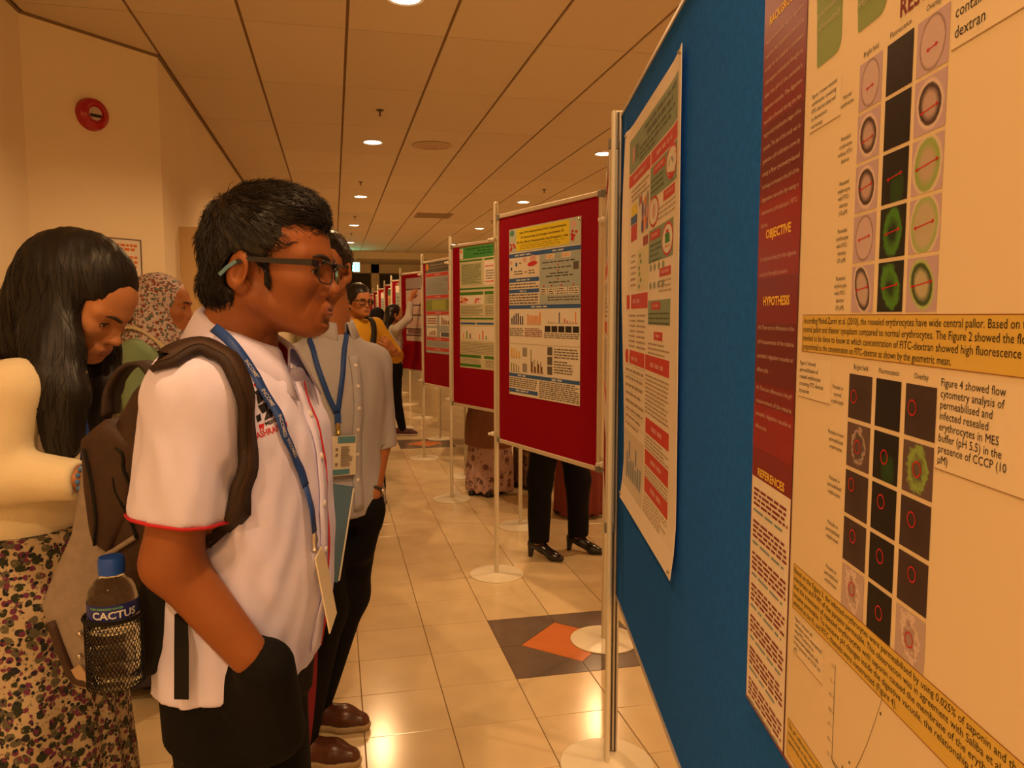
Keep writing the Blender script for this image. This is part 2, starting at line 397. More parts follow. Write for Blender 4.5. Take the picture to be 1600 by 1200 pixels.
# ------------------------------------------------------------------ zigzag display boards
POST = [(.834, 2.251), (1.155, 3.169), (.866, 4.146), (1.231, 5.085), (.885, 5.972), (1.14, 6.828), (.872, 7.80), (1.20, 9.00), (.84, 10.05), (1.2, 10.95), (.86, 11.9),
        (1.2, 12.7), (.87, 13.7), (1.2, 14.65), (.86, 15.6), (1.2, 16.5), (.86, 17.5), (1.2, 18.4), (.86, 19.4)]
pname = ['under the blue board\'s far edge', 'half hidden behind the aluminium pole', 'at the left edge of the nearest red board', 'behind the nearest red board', 'at the left edge of the green poster board',
         'behind the green poster board', 'at the left edge of the grey poster board', 'behind the grey poster board', 'at the left edge of the pale poster board']
def stand(k, x, y):
    lab = 'cream display pole on round base ' + (pname[k] if k < len(pname) else 'far down the row, number %d counting back from the last' % (len(POST)-k))
    if k >= len(pname): lab = 'far cream display stand pole, %s from the row\'s far end' % ['last', 'second', 'third', 'fourth', 'fifth', 'sixth', 'seventh', 'eighth', 'ninth', 'tenth'][len(POST)-1-k]
    t = thing('display_stand', lab, 'display stand', (x, y, 0), group='display board stands')
    MB().lathe([(.150, 0), (.152, .003), (.150, .006), (.03, .009), (.02, .012)], n=48).build('base_plate', M['base'], t, True)
    r = .0135 if k else .0085
    MB().lathe([(r, .008), (r, 2.055), (r*.8, 2.062), (.004, 2.066)], n=16).build('pole', M['pole'], t, True)
    for z in ((.80, 1.86) if k else ()):
        MB().lathe([(.018, z-.012), (.018, z+.012)], n=16).build('clamp', M['pole'], t, True)
        MB().lathe([(.008, 0), (.008, .016), (.013, .02), (.013, .03), (.008, .032)], c=(-.046, 0, z), ax='x', n=12).build('knob', M['white'], t, True)
    return t
for k, (x, y) in enumerate(POST): stand(k, x, y)
ZB0, ZB1 = .76, 1.99
def board(k0, k1, label, z0=ZB0, z1=ZB1, felt='red', gap=.035):
    """a felt panel between two posts; local x from post k0 to post k1"""
    (x0, y0), (x1, y1) = POST[k0], POST[k1]
    L = math.hypot(x1-x0, y1-y0); a = math.atan2(y1-y0, x1-x0)
    t = thing('display_board', label, 'display board', (x0, y0, z0), a, 'display boards in the zigzag row')
    h = z1-z0; a0, a1, f = gap, L-gap, .022
    MB().box(a0+f*.6, -.010, f*.6, a1-f*.6, .010, h-f*.6).build('felt_panel', M[felt], t)
    MB().box(a0+f, -.014, 0, a1-f, .014, f, bev=.003).build('frame_rail', M['frame'], t)
    MB().box(a0+f, -.014, h-f, a1-f, .014, h, bev=.003).build('frame_rail', M['frame'], t)
    MB().box(a0, -.014, f, a0+f, .014, h-f, bev=.003).build('frame_stile', M['frame'], t)
    MB().box(a1-f, -.014, f, a1, .014, h-f, bev=.003).build('frame_stile', M['frame'], t)
    for cx in (a0-.004, a1-.03):
        for cz in (-.003, h-.031): MB().box(cx, -.016, cz, cx+.034, .016, cz+.034, bev=.004).build('corner_cap', M['corner'], t)
    for z in (.045, h-.13):
        MB().box(.012, -.006, z, a0+.002, .006, z+.02).build('bracket', M['pole'], t)
        MB().box(a1-.002, -.006, z, L-.012, .006, z+.02).build('bracket', M['pole'], t)
    return t, L, a
B = {}
B['side'] = board(0, 1, 'red display board seen edge-on beside the aluminium pole')
B['r1'] = board(2, 1, 'nearest red display board with the yellow-titled poster')
B['z1'] = board(2, 3, 'red display board turned away behind the nearest red board')
B['r2'] = board(4, 3, 'red display board holding the green poster')
B['z2'] = board(4, 5, 'red display board turned away behind the green poster board')
B['r3'] = board(6, 5, 'red display board holding the grey poster with red bands')
B['z3'] = board(6, 7, 'red display board turned away behind the grey poster board')
B['r4'] = board(8, 7, 'red display board holding the pale violet poster')
B['z4'] = board(8, 9, 'red display board turned away behind the pale violet poster')
for n, (a_, b_) in enumerate(((10, 9), (10, 11), (12, 11), (12, 13), (14, 13), (14, 15), (16, 15), (16, 17), (18, 17))):
    B['f%d' % n] = board(a_, b_, 'small far red display board, %s beyond the pale violet poster' % ['first', 'second', 'third', 'fourth', 'fifth', 'sixth', 'seventh', 'eighth', 'ninth'][n])

# the blue board nearest the camera, in an aluminium profile frame
BU = .348                                            # its distance right of the camera axis
bx0, by0 = uv2w(BU+.004, 2.455)
BA = math.atan2(-cy_, -sy_)                          # local +x runs toward the camera (left to right when read)
BLEN, BZ0, BZ1 = 2.40, .535, 2.075
t = thing('display_board', 'large blue felt display board close to the camera at right', 'display board', (bx0, by0, 0), BA, 'display boards in the zigzag row')
MB().box(.004, -.012, BZ0+.012, BLEN-.004, .012, BZ1-.008).build('felt_panel', M['blue'], t)
MB().box(.0, -.016, BZ1-.012, BLEN, .016, BZ1, bev=.002).build('frame_rail', M['alu'], t)
MB().box(.0, -.016, BZ0, BLEN, .016, BZ0+.012, bev=.002).build('frame_rail', M['alu'], t)
def profile_post(x):
    mb = MB()                                        # aluminium extrusion with grooves
    mb.box(x-.018, -.036, .012, x+.016, -.026, BZ1+.002, bev=.002).box(x-.014, -.026, .012, x+.012, -.021, BZ1, m=1).box(x-.018, -.021, .012, x+.016, -.003, BZ1+.002, bev=.003)
    mb.box(x+.016, -.015, .012, x+.018, -.009, BZ1-.002, m=1)
    p = mb.build('profile_post', [M['alu'], M['alud']], t)
    for z in (.66, .90, 1.35): MB().lathe([(.003, -.0205), (.003, -.0225)], c=(x, -.016, z), ax='y', n=10).build('rivet', M['alud'], p)
    MB().box(x-.018, -.034, BZ1+.001, x+.016, -.004, BZ1+.006).build('end_cap', M['white'], p)
profile_post(0); profile_post(BLEN+.03)
MB().lathe([(.17, .0), (.172, .004), (.16, .010), (.02, .014)], c=(BLEN+.02, 0, 0), n=48).build('base_plate', M['base'], t, True)
BLUE = t

# ------------------------------------------------------------------ printed posters
_tc = {}
def text_geo(s, bold=0, shear=0):
    """glyph outlines of one line: verts (n,2) for size 1, faces, width"""
    key = (s, bold, shear)
    if key in _tc: return _tc[key]
    cu = bpy.data.curves.new('t', 'FONT'); cu.body = s; cu.size = 1; cu.resolution_u = 2; cu.offset = bold; cu.shear = shear; cu.fill_mode = 'FRONT'
    o = bpy.data.objects.new('t', cu); C.objects.link(o)
    me = o.to_mesh() if False else bpy.data.meshes.new_from_object(o.evaluated_get(bpy.context.evaluated_depsgraph_get()))
    V = np.array([v.co[:2] for v in me.vertices]).reshape(-1, 2); F = [tuple(p.vertices) for p in me.polygons]
    bpy.data.objects.remove(o); bpy.data.curves.remove(cu); bpy.data.meshes.remove(me)
    x0, x1 = (V[:, 0].min(), V[:, 0].max()) if len(V) else (0, .1)
    V = V-np.array((x0, 0)) if len(V) else V
    _tc[key] = (V, F, x1-x0); return _tc[key]

PR = {}
def ink(name, col, rough=.45):
    if name not in PR: PR[name] = mat('print_'+name, col, rough, spec=.35)
    return PR[name]
class Poster:
    """x to the right, y down from the top left corner, metres; local frame x along the board, -y outwards, z up"""
    def __init__(s, name, label, W, H, loc, rz, paper, curl=None, parent_off=.0, group='research posters'):
        s.W, s.H, s.curl = W, H, curl or (lambda x, y: 0*x)
        s.t = thing(name, label, 'poster', loc, rz, group); s.parts = {}; s.ky = 1
        nx, ny = (14, 20) if curl else (1, 1)
        s.grid('sheet', 0, 0, W, H, paper, 0, nx, ny)
        s.sheet_mat = paper; s.layer = 0
    def P(s, x, y, l): y = y*s.ky; return (x, -(s.curl(x, y)+.0012+l*.00022), s.H-y)
    SPLIT = {'heading_band', 'panel', 'tag', 'note_box', 'text_box', 'flow_box', 'photo', 'title_block', 'side_column', 'arrow', 'marker_ring'}
    def put(s, part, V, F, m):
        if part in s.SPLIT:
            MB().add(V, F).build(part, m, s.t); return
        mb, ms = s.parts.setdefault(part, (MB(), []))
        if m not in ms: ms.append(m)
        mb.add(V, F, ms.index(m))
    def grid(s, part, x0, y0, x1, y1, m, l, nx=1, ny=1):
        V = [s.P(x0+(x1-x0)*i/nx, y0+(y1-y0)*j/ny, l) for j in range(ny+1) for i in range(nx+1)]
        F = [(j*(nx+1)+i, (j+1)*(nx+1)+i, (j+1)*(nx+1)+i+1, j*(nx+1)+i+1) for j in range(ny) for i in range(nx)]
        if part == 'sheet':                                 # give the paper a back and a thickness
            n = len(V); V += [(a, b+.0009, c) for a, b, c in V]; F += [tuple(k+n for k in f[::-1]) for f in F]
            ring = [i for i in range(nx+1)]+[(j+1)*(nx+1)+nx for j in range(ny)]+[ny*(nx+1)+i for i in range(nx-1, -1, -1)]+[j*(nx+1) for j in range(ny-1, 0, -1)]
            F += [(ring[k], ring[(k+1) % len(ring)], ring[(k+1) % len(ring)]+n, ring[k]+n) for k in range(len(ring))]
        s.put(part, V, F, m)
    def rect(s, part, x0, y0, x1, y1, m, l=1):
        nx, ny = (max(1, int((x1-x0)/.05)), max(1, int((y1-y0)/.05))) if s.curl.__name__ != '<lambda>' else (1, 1)
        s.grid(part, x0, y0, x1, y1, m, l, nx, ny)
    def frame(s, part, x0, y0, x1, y1, m, wd, l=2):
        for a in ((x0, y0, x1, y0+wd), (x0, y1-wd, x1, y1), (x0, y0, x0+wd, y1), (x1-wd, y0, x1, y1)): s.rect(part, *a, m, l)
    def poly(s, part, pts, m, l=2):
        s.put(part, [s.P(x, y, l) for x, y in pts], [tuple(range(len(pts)))[::-1]], m)
    def ell(s, part, cx, cy, rx, ry, m, l=2, n=24, inner=0, rot=0):
        ca, sa = math.cos(rot), math.sin(rot)
        pt = lambda a, k: (cx+(rx*math.cos(a)*ca-ry*math.sin(a)*sa)*k, cy+(rx*math.cos(a)*sa+ry*math.sin(a)*ca)*k)
        if inner:
            V = []; F = []
            for i in range(n):
                a = 2*math.pi*i/n; V += [s.P(*pt(a, 1), l), s.P(*pt(a, inner), l)]
            for i in range(n): j = (i+1) % n; F.append((2*i, 2*i+1, 2*j+1, 2*j))
            s.put(part, V, F, m)
        else: s.poly(part, [pt(2*math.pi*i/n, 1) for i in range(n)], m, l)
    def text(s, part, x, y, st, size, m, width=None, align='l', bold=0, l=3, rot=0, shear=0):
        """y = baseline"""
        V, F, w_ = text_geo(st, bold, shear)
        if not len(V): return
        k = size if width is None else width/max(w_, .01)
        ox = x-(k*w_ if align == 'r' else k*w_/2 if align == 'c' else 0)
        s.put(part, [s.P(ox+a*k, y-b*size, l) for a, b in V], F, m)
    def lines(s, part, x, y, lst, size, lead, m, width=None, align='l', bold=0, l=3):
        for i, st in enumerate(lst):
            last = i == len(lst)-1
            V, F, w_ = text_geo(st, bold)
            wd = None if width is None or (last and w_*size < width*.8) else width
            s.text(part, x, y+i*lead, st, size, m, wd, align if not wd else 'l', bold, l)
    def bars(s, part, x0, y0, x1, y1, lead, m, th=.4, seed=1, l=3, ragged=.25, word=.03):
        r = random.Random(seed); y = y0+lead*.5; 
        while y < y1-lead*.2:
            x = x0; end = x1-(x1-x0)*ragged*r.random()*(r.random() < .35)
            while x < end-.002:
                wd = min(word*r.uniform(.4, 1.4), end-x); s.rect(part, x, y-lead*th/2, x+wd, y+lead*th/2, m, l); x += wd+word*.22
            y += lead
    def pin(s, x, y):
        mb = MB().lathe([(.004, 0), (.0045, -.004), (.002, -.006)], c=(x, s.P(x, y, 0)[1], s.H-y), ax='y', n=10); mb.build('pin', M['pin'], s.t, True)
    def done(s):
        for k, (mb, ms) in s.parts.items(): mb.build(k, ms, s.t, kind=None if k in ('sheet', 'edge_strip', 'reference_box', 'column_edge') else 'stuff')
        return s.t

def on_board(key, x, z):           # a point on the viewer's side of a board's felt
    t_, L, a = B[key]
    return (t_.location.x+math.cos(a)*x+math.sin(a)*.0105, t_.location.y+math.sin(a)*x-math.cos(a)*.0105, z), a

W_ = ink('paper_white', (.80, .76, .66)); K_ = ink('black', (.02, .017, .015)); BL = ink('blue', (.035, .12, .36)); RD = ink('red', (.62, .03, .035))
YL = ink('yellow', (.80, .66, .03)); GY = ink('greyblue', (.40, .48, .47)); GN = ink('green', (.03, .24, .03)); OR = ink('orange', (.75, .25, .04))
NV = ink('navy', (.03, .03, .12)); TX = ink('text_grey', (.14, .12, .11)); PK = ink('pink', (.70, .42, .40)); GR = ink('grey', (.30, .29, .26)); WT = ink('white', (.86, .83, .76))

# --- poster with the yellow title on the nearest red board
loc, a = on_board('r1', .168, 1.038)
p = Poster('poster', 'poster with yellow title block and blue heading bands on red board', .66, .86, loc, a, W_)
p.ky = .70
p.rect('title_block', .0, 0, .66, .175, ink('pale_teal', (.52, .58, .48)), 1); p.rect('title_block', .075, .008, .565, .165, YL, 2)
p.text('title', .11, .045, 'Role Of N-Acetylcysteine (NAC) Supplementation', .022, K_, .43, bold=.02)
p.text('title', .12, .079, 'On Genotoxicity and Lineage Commitment Of', .022, K_, .40, bold=.02)
p.text('title', .085, .113, 'Ex Vivo Murine Hematopoietic Stem/Progenitor Cells', .022, K_, .47, bold=.02)
p.bars('title', .11, .120, .53, .160, .013, ink('olive', (.30, .24, .02)), .3, 2, 3, .2, .05)
for cx, cy, n, sc in ((.605, .115, 9, .030), (.038, .135, 6, .022)):
    rr = random.Random(int(cx*100))
    for k in range(n): p.ell('picture', cx+rr.uniform(-1, 1)*sc, cy+rr.uniform(-1, 1)*sc, rr.uniform(.008, .014), rr.uniform(.006, .013), RD, 2+k % 3, 10, rot=rr.uniform(0, 3))
p.ell('picture', .03, .03, .025, .022, ink('teal', (.10, .30, .22)), 2, 10); p.ell('picture', .60, .045, .022, .025, PK, 2, 12)
p.rect('heading_band', 0, .182, .66, .212, BL); p.rect('heading_band', 0, .363, .30, .393, BL); p.rect('heading_band', 0, .445, .30, .472, BL); p.rect('heading_band', 0, .560, .66, .588, BL)
for x0, y0, x1 in ((.06, .191, .22), (.42, .191, .53), (.075, .372, .21), (.11, .453, .175), (.225, .568, .375)): p.bars('heading_text', x0, y0, x1, y0+.012, .012, ink('pale_blue', (.60, .62, .62)), .9, 3, 3, 0, .05)
p.rect('picture', .0, .214, .30, .360, ink('cream', (.78, .72, .60)), 1); p.rect('picture', .305, .214, .66, .558, GY, 1)
for x, y, r_, c in ((.02, .245, .016, PK), (.16, .232, .020, PK), (.24, .232, .03, PK)): p.ell('picture', x, y, r_, r_*.9, c, 2, 14)
p.ell('picture', .235, .268, .048, .016, RD, 3, 16, rot=-.1); p.ell('picture', .075, .262, .010, .018, BL, 3, 10); p.ell('picture', .025, .292, .008, .014, NV, 3, 10); p.rect('picture', .105, .252, .125, .258, K_, 3); p.rect('picture', .16, .32, .185, .326, K_, 3)
p.bars('body_text', .05, .305, .14, .34, .018, TX, .4, 5); p.bars('body_text', .20, .305, .26, .34, .018, TX, .4, 6)
p.bars('body_text', .005, .397, .295, .44, .022, TX, .4, 7); p.bars('body_text', .005, .476, .295, .556, .020, TX, .5, 8, 3, .1)
for x0, x1 in ((.36, .44), (.50, .58)): p.rect('picture', x0, .218, x1, .25, W_, 2); p.bars('body_text', x0+.005, .222, x1-.005, .248, .012, OR, .5, 9)
for y, x0, x1 in ((.272, .33, .62), (.312, .33, .585), (.350, .40, .56), (.368, .365, .60), (.41, .39, .57)): p.bars('body_text', x0, y-.006, x1, y+.006, .012, K_, .5, int(y*100), 3, 0, .045)
for y in (.292, .331, .39): p.ell('picture', .47, y, .005, .008, RD, 3, 8)
p.rect('photo', .60, .285, .645, .335, ink('photo_dark', (.12, .11, .09)), 2)
for k, x in enumerate((.315, .385, .455, .56)): 
    x1 = x+(.062, .062, .092, .085)[k]; p.rect('picture', x, .447, x1, .495, W_, 2); p.bars('body_text', x+.006, .449, x1-.006, .493, .015, K_, .4, 20+k); p.ell('picture', (x+x1)/2, .433, .005, .009, RD, 3, 8)
p.bars('body_text', .38, .503, .65, .55, .018, TX, .4, 31)
def chart(p, x0, y0, x1, y1, hs, m, bg=None, th=.55):
    if bg: p.rect('chart', x0, y0, x1, y1, bg, 1)
    n = len(hs); st = (x1-x0)*.8/n; b = y1-(y1-y0)*.12
    for k, h in enumerate(hs):
        mm = m[k % len(m)] if isinstance(m, list) else m; xx = x0+(x1-x0)*.14+k*st; p.rect('chart', xx, b-h*(y1-y0)*.75, xx+st*th, b, mm, 2)
    p.rect('chart', x0+(x1-x0)*.1, b, x1-(x1-x0)*.04, b+.0015, TX, 2)
chart(p, .0, .60, .165, .715, (.55, .75, .92, .95, .72, .68), NV); chart(p, .165, .60, .335, .715, (.9, .78, .76, .74, .76, .72, 1.0), OR)
chart(p, .345, .60, .66, .70, (.2, .1, .1, .0, .95, .0, .4, .25, .2, .15, 1.0), [GR, OR, OR, GR, NV, GR, RD, RD, OR, OR, OR], th=.35)
for k in range(5): p.rect('photo', .355+k*.061, .708, .407+k*.061, .75, K_, 2)
p.bars('body_text', .005, .725, .15, .79, .013, TX, .45, 41); p.bars('body_text', .165, .725, .33, .79, .013, ink('maroon_text', (.25, .06, .06)), .5, 42); p.bars('body_text', .35, .755, .655, .80, .013, TX, .45, 43)
p.ky = 1
chart(p, .0, .605, .13, .672, (1, .95, .7, .65), ink('amber', (.75, .45, .08))); chart(p, .0, .685, .13, .745, (1, 1, .85, .7), ink('moss', (.22, .20, .06)), th=.35)
p.rect('photo', .14, .61, .185, .655, GR, 2); p.rect('photo', .14, .69, .185, .735, GR, 2)
chart(p, .20, .60, .355, .74, (1.0, .55, .5, .45), ink('moss', (.22, .20, .06)), th=.25); chart(p, .205, .66, .36, .742, (.9, .5, .75, .55), ink('brown', (.20, .07, .04)), th=.5)
for y in (.598, .645, .692): p.rect('photo', .38, y, .425, y+.04, ink('photo_dark', (.12, .11, .09)), 2)
p.bars('body_text', .44, .60, .645, .65, .013, TX, .45, 51); p.bars('body_text', .44, .66, .60, .73, .013, TX, .45, 52)
p.rect('rule', 0, .590, .66, .5915, ink('olive', (.30, .24, .02)), 2)
p.rect('heading_band', 0, .746, .66, .764, BL, 2); p.rect('heading_band', 0, .826, .29, .846, BL, 2)
for x0, y0, x1 in ((.09, .750, .17), (.42, .750, .51), (.07, .830, .20)): p.bars('heading_text', x0, y0, x1, y0+.010, .010, ink('pale_blue', (.60, .62, .62)), .9, 3, 3, 0, .05)
p.bars('body_text', .005, .768, .285, .822, .0105, TX, .5, 61, 3, .1); p.bars('body_text', .305, .768, .655, .858, .0095, TX, .5, 62, 3, .1)
p.rect('rule', .293, .764, .298, .86, WT, 2)
for x, y in ((.645, .012), (.012, .845), (.645, .848)): p.pin(x, y)
p.done()

# --- green poster
loc, a = on_board('r2', .165, 1.062)
CG = ink('cream_green', (.62, .60, .40)); LG = ink('light_green', (.46, .50, .30))
p = Poster('poster', 'green and cream poster partly behind a stand pole', .64, .90, loc, a, CG)
p.rect('title_block', 0, 0, .64, .088, ink('title_green', (.06, .30, .07)), 1); p.rect('logo', .0, .01, .05, .085, W_, 2); p.ell('logo', .022, .03, .014, .016, OR, 3, 12)
for y, x0, x1 in ((.02, .10, .58), (.04, .26, .44), (.06, .2, .5)): p.bars('title', x0, y-.006, x1, y+.006, .012, ink('dark_green', (.01, .10, .02)), .7, int(y*99), 3, 0, .06)
for x0, x1, y in ((0, .32, .098), (.35, .64, .098), (0, .64, .305), (0, .33, .335), (.35, .64, .335), (0, .64, .525), (0, .30, .80), (.34, .64, .80), (0, .30, .868)): p.rect('heading_band', x0, y, x1, y+(.022 if y in (.335, .80, .868) else .013), ink('mid_green', (.06, .22, .03)), 1)
p.rect('panel', .02, .125, .31, .285, LG, 1); p.bars('body_text', .03, .13, .30, .28, .011, ink('dark_olive', (.14, .17, .07)), .45, 71)
p.rect('panel', .345, .118, .62, .288, W_, 1); p.bars('body_text', .36, .15, .60, .165, .012, RD, .6, 72); p.bars('body_text', .37, .18, .58, .25, .018, TX, .4, 73); p.bars('body_text', .36, .258, .60, .28, .014, RD, .6, 74); p.ell('picture', .52, .13, .05, .012, YL, 2, 14)
p.rect('picture', 0, .362, .34, .425, W_, 1); rr = random.Random(5)
for k in range(16): p.ell('picture', rr.choice((rr.uniform(.02, .12), rr.uniform(.22, .32))), rr.uniform(.372, .418), rr.uniform(.008, .022), rr.uniform(.007, .014), [PK, RD, OR][k % 3], 2+k % 3, 10)
p.rect('picture', .36, .362, .64, .425, LG, 1); p.bars('picture', .40, .365, .50, .42, .014, ink('dark_olive', (.14, .17, .07)), .3, 75)
p.bars('body_text', .02, .435, .32, .51, .011, ink('dark_olive', (.14, .17, .07)), .4, 76); p.bars('body_text', .36, .435, .62, .51, .011, ink('dark_olive', (.14, .17, .07)), .4, 77)
p.rect('heading_band', .01, .56, .22, .574, BL, 1); p.rect('heading_band', .24, .56, .62, .574, BL, 1)
p.rect('panel', .01, .59, .62, .69, W_, 1); chart(p, .02, .60, .20, .69, (.6, .8, .55), [OR, GN, K_], th=.3); chart(p, .25, .60, .42, .69, (.5, .9, .35), [OR, RD, GN], th=.3); chart(p, .46, .60, .62, .69, (.7, .7), [RD, OR], th=.3)
p.bars('body_text', .02, .705, .62, .79, .011, TX, .35, 78); p.bars('body_text', .02, .83, .29, .86, .011, TX, .35, 79); p.bars('body_text', .36, .83, .62, .89, .011, TX, .35, 80)
for x, y in ((.012, .012), (.02, .885)): p.pin(x, y)
p.done()

# --- grey poster with red bands
loc, a = on_board('r3', .115, 1.090)
p = Poster('poster', 'grey poster with red bands and a dark title strip', .62, .89, loc, a, ink('slate', (.36, .40, .40)))
p.rect('title_block', 0, 0, .62, .11, ink('charcoal', (.10, .09, .07)), 1); p.bars('title', .12, .03, .55, .05, .02, ink('tan', (.35, .28, .18)), .5, 81); p.bars('title', .10, .06, .60, .075, .015, ink('tan', (.35, .28, .18)), .4, 82); p.ell('logo', .05, .055, .03, .035, OR, 2, 12)
RB = ink('band_red', (.58, .05, .04))
for y in (.118, .330, .485, .735, .835): p.rect('heading_band', .01, y, .62, y+.032, RB, 1)
for k, y in enumerate((.128, .340, .495, .745, .845)): p.bars('heading_text', .24, y, .38, y+.012, .012, PK, .8, 83+k, 3, 0, .05)
p.bars('body_text', .03, .165, .54, .32, .014, ink('mist', (.25, .28, .28)), .4, 84); p.rect('picture', .55, .16, .60, .30, RB, 2)
p.rect('picture', .01, .372, .62, .478, ink('grass', (.22, .26, .04)), 1); p.rect('picture', .17, .38, .50, .47, ink('lime', (.38, .42, .07)), 2)
p.rect('panel', .03, .53, .28, .625, W_, 1); p.bars('body_text', .05, .545, .27, .62, .022, ink('maroon_text', (.25, .06, .06)), .6, 85); p.rect('panel', .34, .525, .60, .62, W_, 1); chart(p, .36, .53, .60, .62, (1, .7, .55, .5), ink('brown', (.20, .07, .04)))
p.rect('panel', .03, .645, .28, .725, W_, 1); chart(p, .05, .65, .27, .725, (.5, .7, .75, .8), ink('brown', (.20, .07, .04))); p.rect('panel', .36, .68, .60, .73, W_, 1); p.rect('picture', .38, .685, .58, .725, ink('photo_blue', (.06, .09, .14)), 2)
p.bars('body_text', .03, .775, .58, .825, .012, ink('mist', (.25, .28, .28)), .4, 86)
p.done()

# --- pale violet poster
loc, a = on_board('r4', .20, 1.14)
p = Poster('poster', 'pale violet poster with dark dividing lines on a far red board', .72, .78, loc, a, ink('violet_paper', (.62, .50, .47)))
p.rect('title_block', 0, 0, .72, .13, ink('dusk', (.34, .29, .32)), 1)
for y in (.13, .33, .45, .62, .70): p.rect('rule', 0, y, .72, y+.018, ink('plum', (.10, .04, .05)), 2)
p.bars('body_text', .03, .17, .68, .31, .02, PK, .4, 91); p.bars('body_text', .03, .37, .68, .44, .02, PK, .4, 92); chart(p, .05, .48, .5, .6, (.5, .8, .4, .6), PK); p.rect('picture', .05, .64, .66, .69, ink('plum2', (.25, .12, .13)), 1)
p.done()
# --- posters on the far boards
for key, col, lab in (('f0', (.30, .40, .36), 'small far teal and white poster beyond the pale violet one'), ('f2', (.80, .60, .28), 'small far yellow poster, second beyond the pale violet one'), ('f4', (.35, .48, .45), 'small far green-grey poster, third beyond the pale violet one'), ('f6', (.7, .62, .5), 'small far cream poster, fourth beyond the pale violet one')):
    loc, a = on_board(key, .18, 1.12)
    p = Poster('poster', lab, .62, .78, loc, a, ink('far_'+key, col)); p.rect('title_block', 0, 0, .62, .1, W_ if key != 'f2' else ink('teal', (.10, .30, .22)), 1); p.bars('body_text', .05, .15, .57, .7, .05, TX, .35, 95); p.done()
# --- white poster seen edge-on beside the aluminium pole (on the far side of the gap)
loc, a = on_board('side', .22, 1.02)
t_, L, a = B['side']
p = Poster('poster', 'white poster with red headings seen edge-on beside the aluminium pole', .62, .86, (t_.location.x+math.cos(a)*.84-math.sin(a)*.0105, t_.location.y+math.sin(a)*.84+math.cos(a)*.0105, 1.03), a+math.pi, W_)
for y in (.25, .46, .70): p.rect('heading_band', .0, y, .62, y+.045, RD, 1)
p.bars('body_text', .03, .06, .58, .24, .016, TX, .4, 96); p.bars('body_text', .03, .32, .58, .45, .016, TX, .4, 97); p.bars('body_text', .03, .52, .58, .69, .016, TX, .4, 98); p.done()

# ------------------------------------------------------------------ posters on the blue board
def blue_at(v, z):                                  # poster origin on the blue felt at distance v from the camera plane
    x, y = uv2w(BU-.0095, v); return (x, y, z)
def curl1(x, y):
    W1, H1 = .735, 1.062
    return .004+.007*np.clip((x-.60)/.135, 0, 1)**2*(.6+.4*np.cos(3*y))+.010*np.clip((y-.93)/.13, 0, 1)**2+.012*np.clip((.10-x)/.10, 0, 1)**2*(1+np.sin(5*y))*.6
CR = ink('poster_cream', (.86, .77, .63)); SG = ink('sage', (.23, .33, .21)); RR = ink('signal_red', (.62, .035, .03)); SGD = ink('sage_text', (.07, .10, .06)); CT = ink('cream_text', (.40, .30, .20)); PKT = ink('pink_text', (.72, .30, .26))
p = Poster('poster', 'curling cream poster with sage green and red blocks on the blue board', .735, 1.062, blue_at(2.268, .911), BA, CR, curl1)
W1, H1 = .735, 1.062
def nr(part, x0, y0, x1, y1, m, l=1): p.rect(part, x0*W1, y0*H1, x1*W1, y1*H1, m, l)
nr('title_block', .075, .035, .945, .122, SG); nr('heading_band', .075, .126, .51, .157, RR); nr('heading_band', .525, .126, .945, .157, RR)
for y, x0, x1, h in ((.05, .40, .93, .011), (.068, .44, .86, .014), (.085, .30, .90, .008), (.098, .30, .84, .008), (.110, .30, .6, .007)): p.bars('title', x0*W1, y*H1-h/2, x1*W1, y*H1+h/2, h, SGD, .75, int(y*1000), 3, 0, .05)
p.ell('logo', .15*W1, .08*H1, .022, .024, PKT, 2, 14); p.bars('logo', .20*W1, .062*H1, .28*W1, .10*H1, .010, SGD, .6, 4)
p.bars('heading_text', .16*W1, .136*H1, .42*W1, .148*H1, .013, PKT, .8, 5, 3, 0, .06); p.bars('heading_text', .62*W1, .136*H1, .86*W1, .148*H1, .013, PKT, .8, 6, 3, 0, .06)
nr('panel', .515, .160, .945, .232, SG); nr('panel', .505, .300, .90, .374, SG); nr('panel', .505, .458, .872, .512, SG)
for x0, y0, x1, y1 in ((.57, .165, .76, .183), (.74, .236, .915, .256), (.53, .306, .70, .324), (.70, .392, .87, .410), (.57, .462, .72, .479), (.62, .527, .76, .545)): nr('tag', x0, y0, x1, y1, RR, 2); p.bars('tag_text', (x0+.03)*W1, y0*H1+.004, (x1-.03)*W1, y1*H1-.004, .010, PKT, .7, int(x0*100), 4, 0, .03)
for cx, cy in ((.86, .190), (.585, .262), (.815, .337)):
    p.ell('picture', cx*W1, cy*H1, .062, .036, RR, 3, 28); p.ell('picture', cx*W1, cy*H1, .055, .030, W_, 4, 28)
p.ell('picture', .85*W1, .192*H1, .028, .012, GR, 5, 14); p.ell('picture', .59*W1, .262*H1, .022, .018, PK, 5, 14); p.rect('picture', .78*W1, .325*H1, .85*W1, .345*H1, GN, 5); p.rect('picture', .79*W1, .318*H1, .84*W1, .325*H1, RR, 5); p.bars('picture', .78*W1, .348*H1, .86*W1, .358*H1, .008, OR, .6, 7, 5)
nr('panel', .10, .208, .255, .255, YL, 1); nr('panel', .10, .236, .255, .257, BL, 2); nr('panel', .10, .259, .255, .300, RR, 1); nr('picture', .27, .20, .505, .296, W_, 1)
rr = random.Random(2)
for k in range(18): p.ell('picture', rr.uniform(.30, .48)*W1, rr.uniform(.21, .285)*H1, rr.uniform(.006, .020), rr.uniform(.01, .024), [BL, RR, PK, ink('violet', (.20, .14, .34)), OR, GR][k % 6], 2+k % 4, 10)
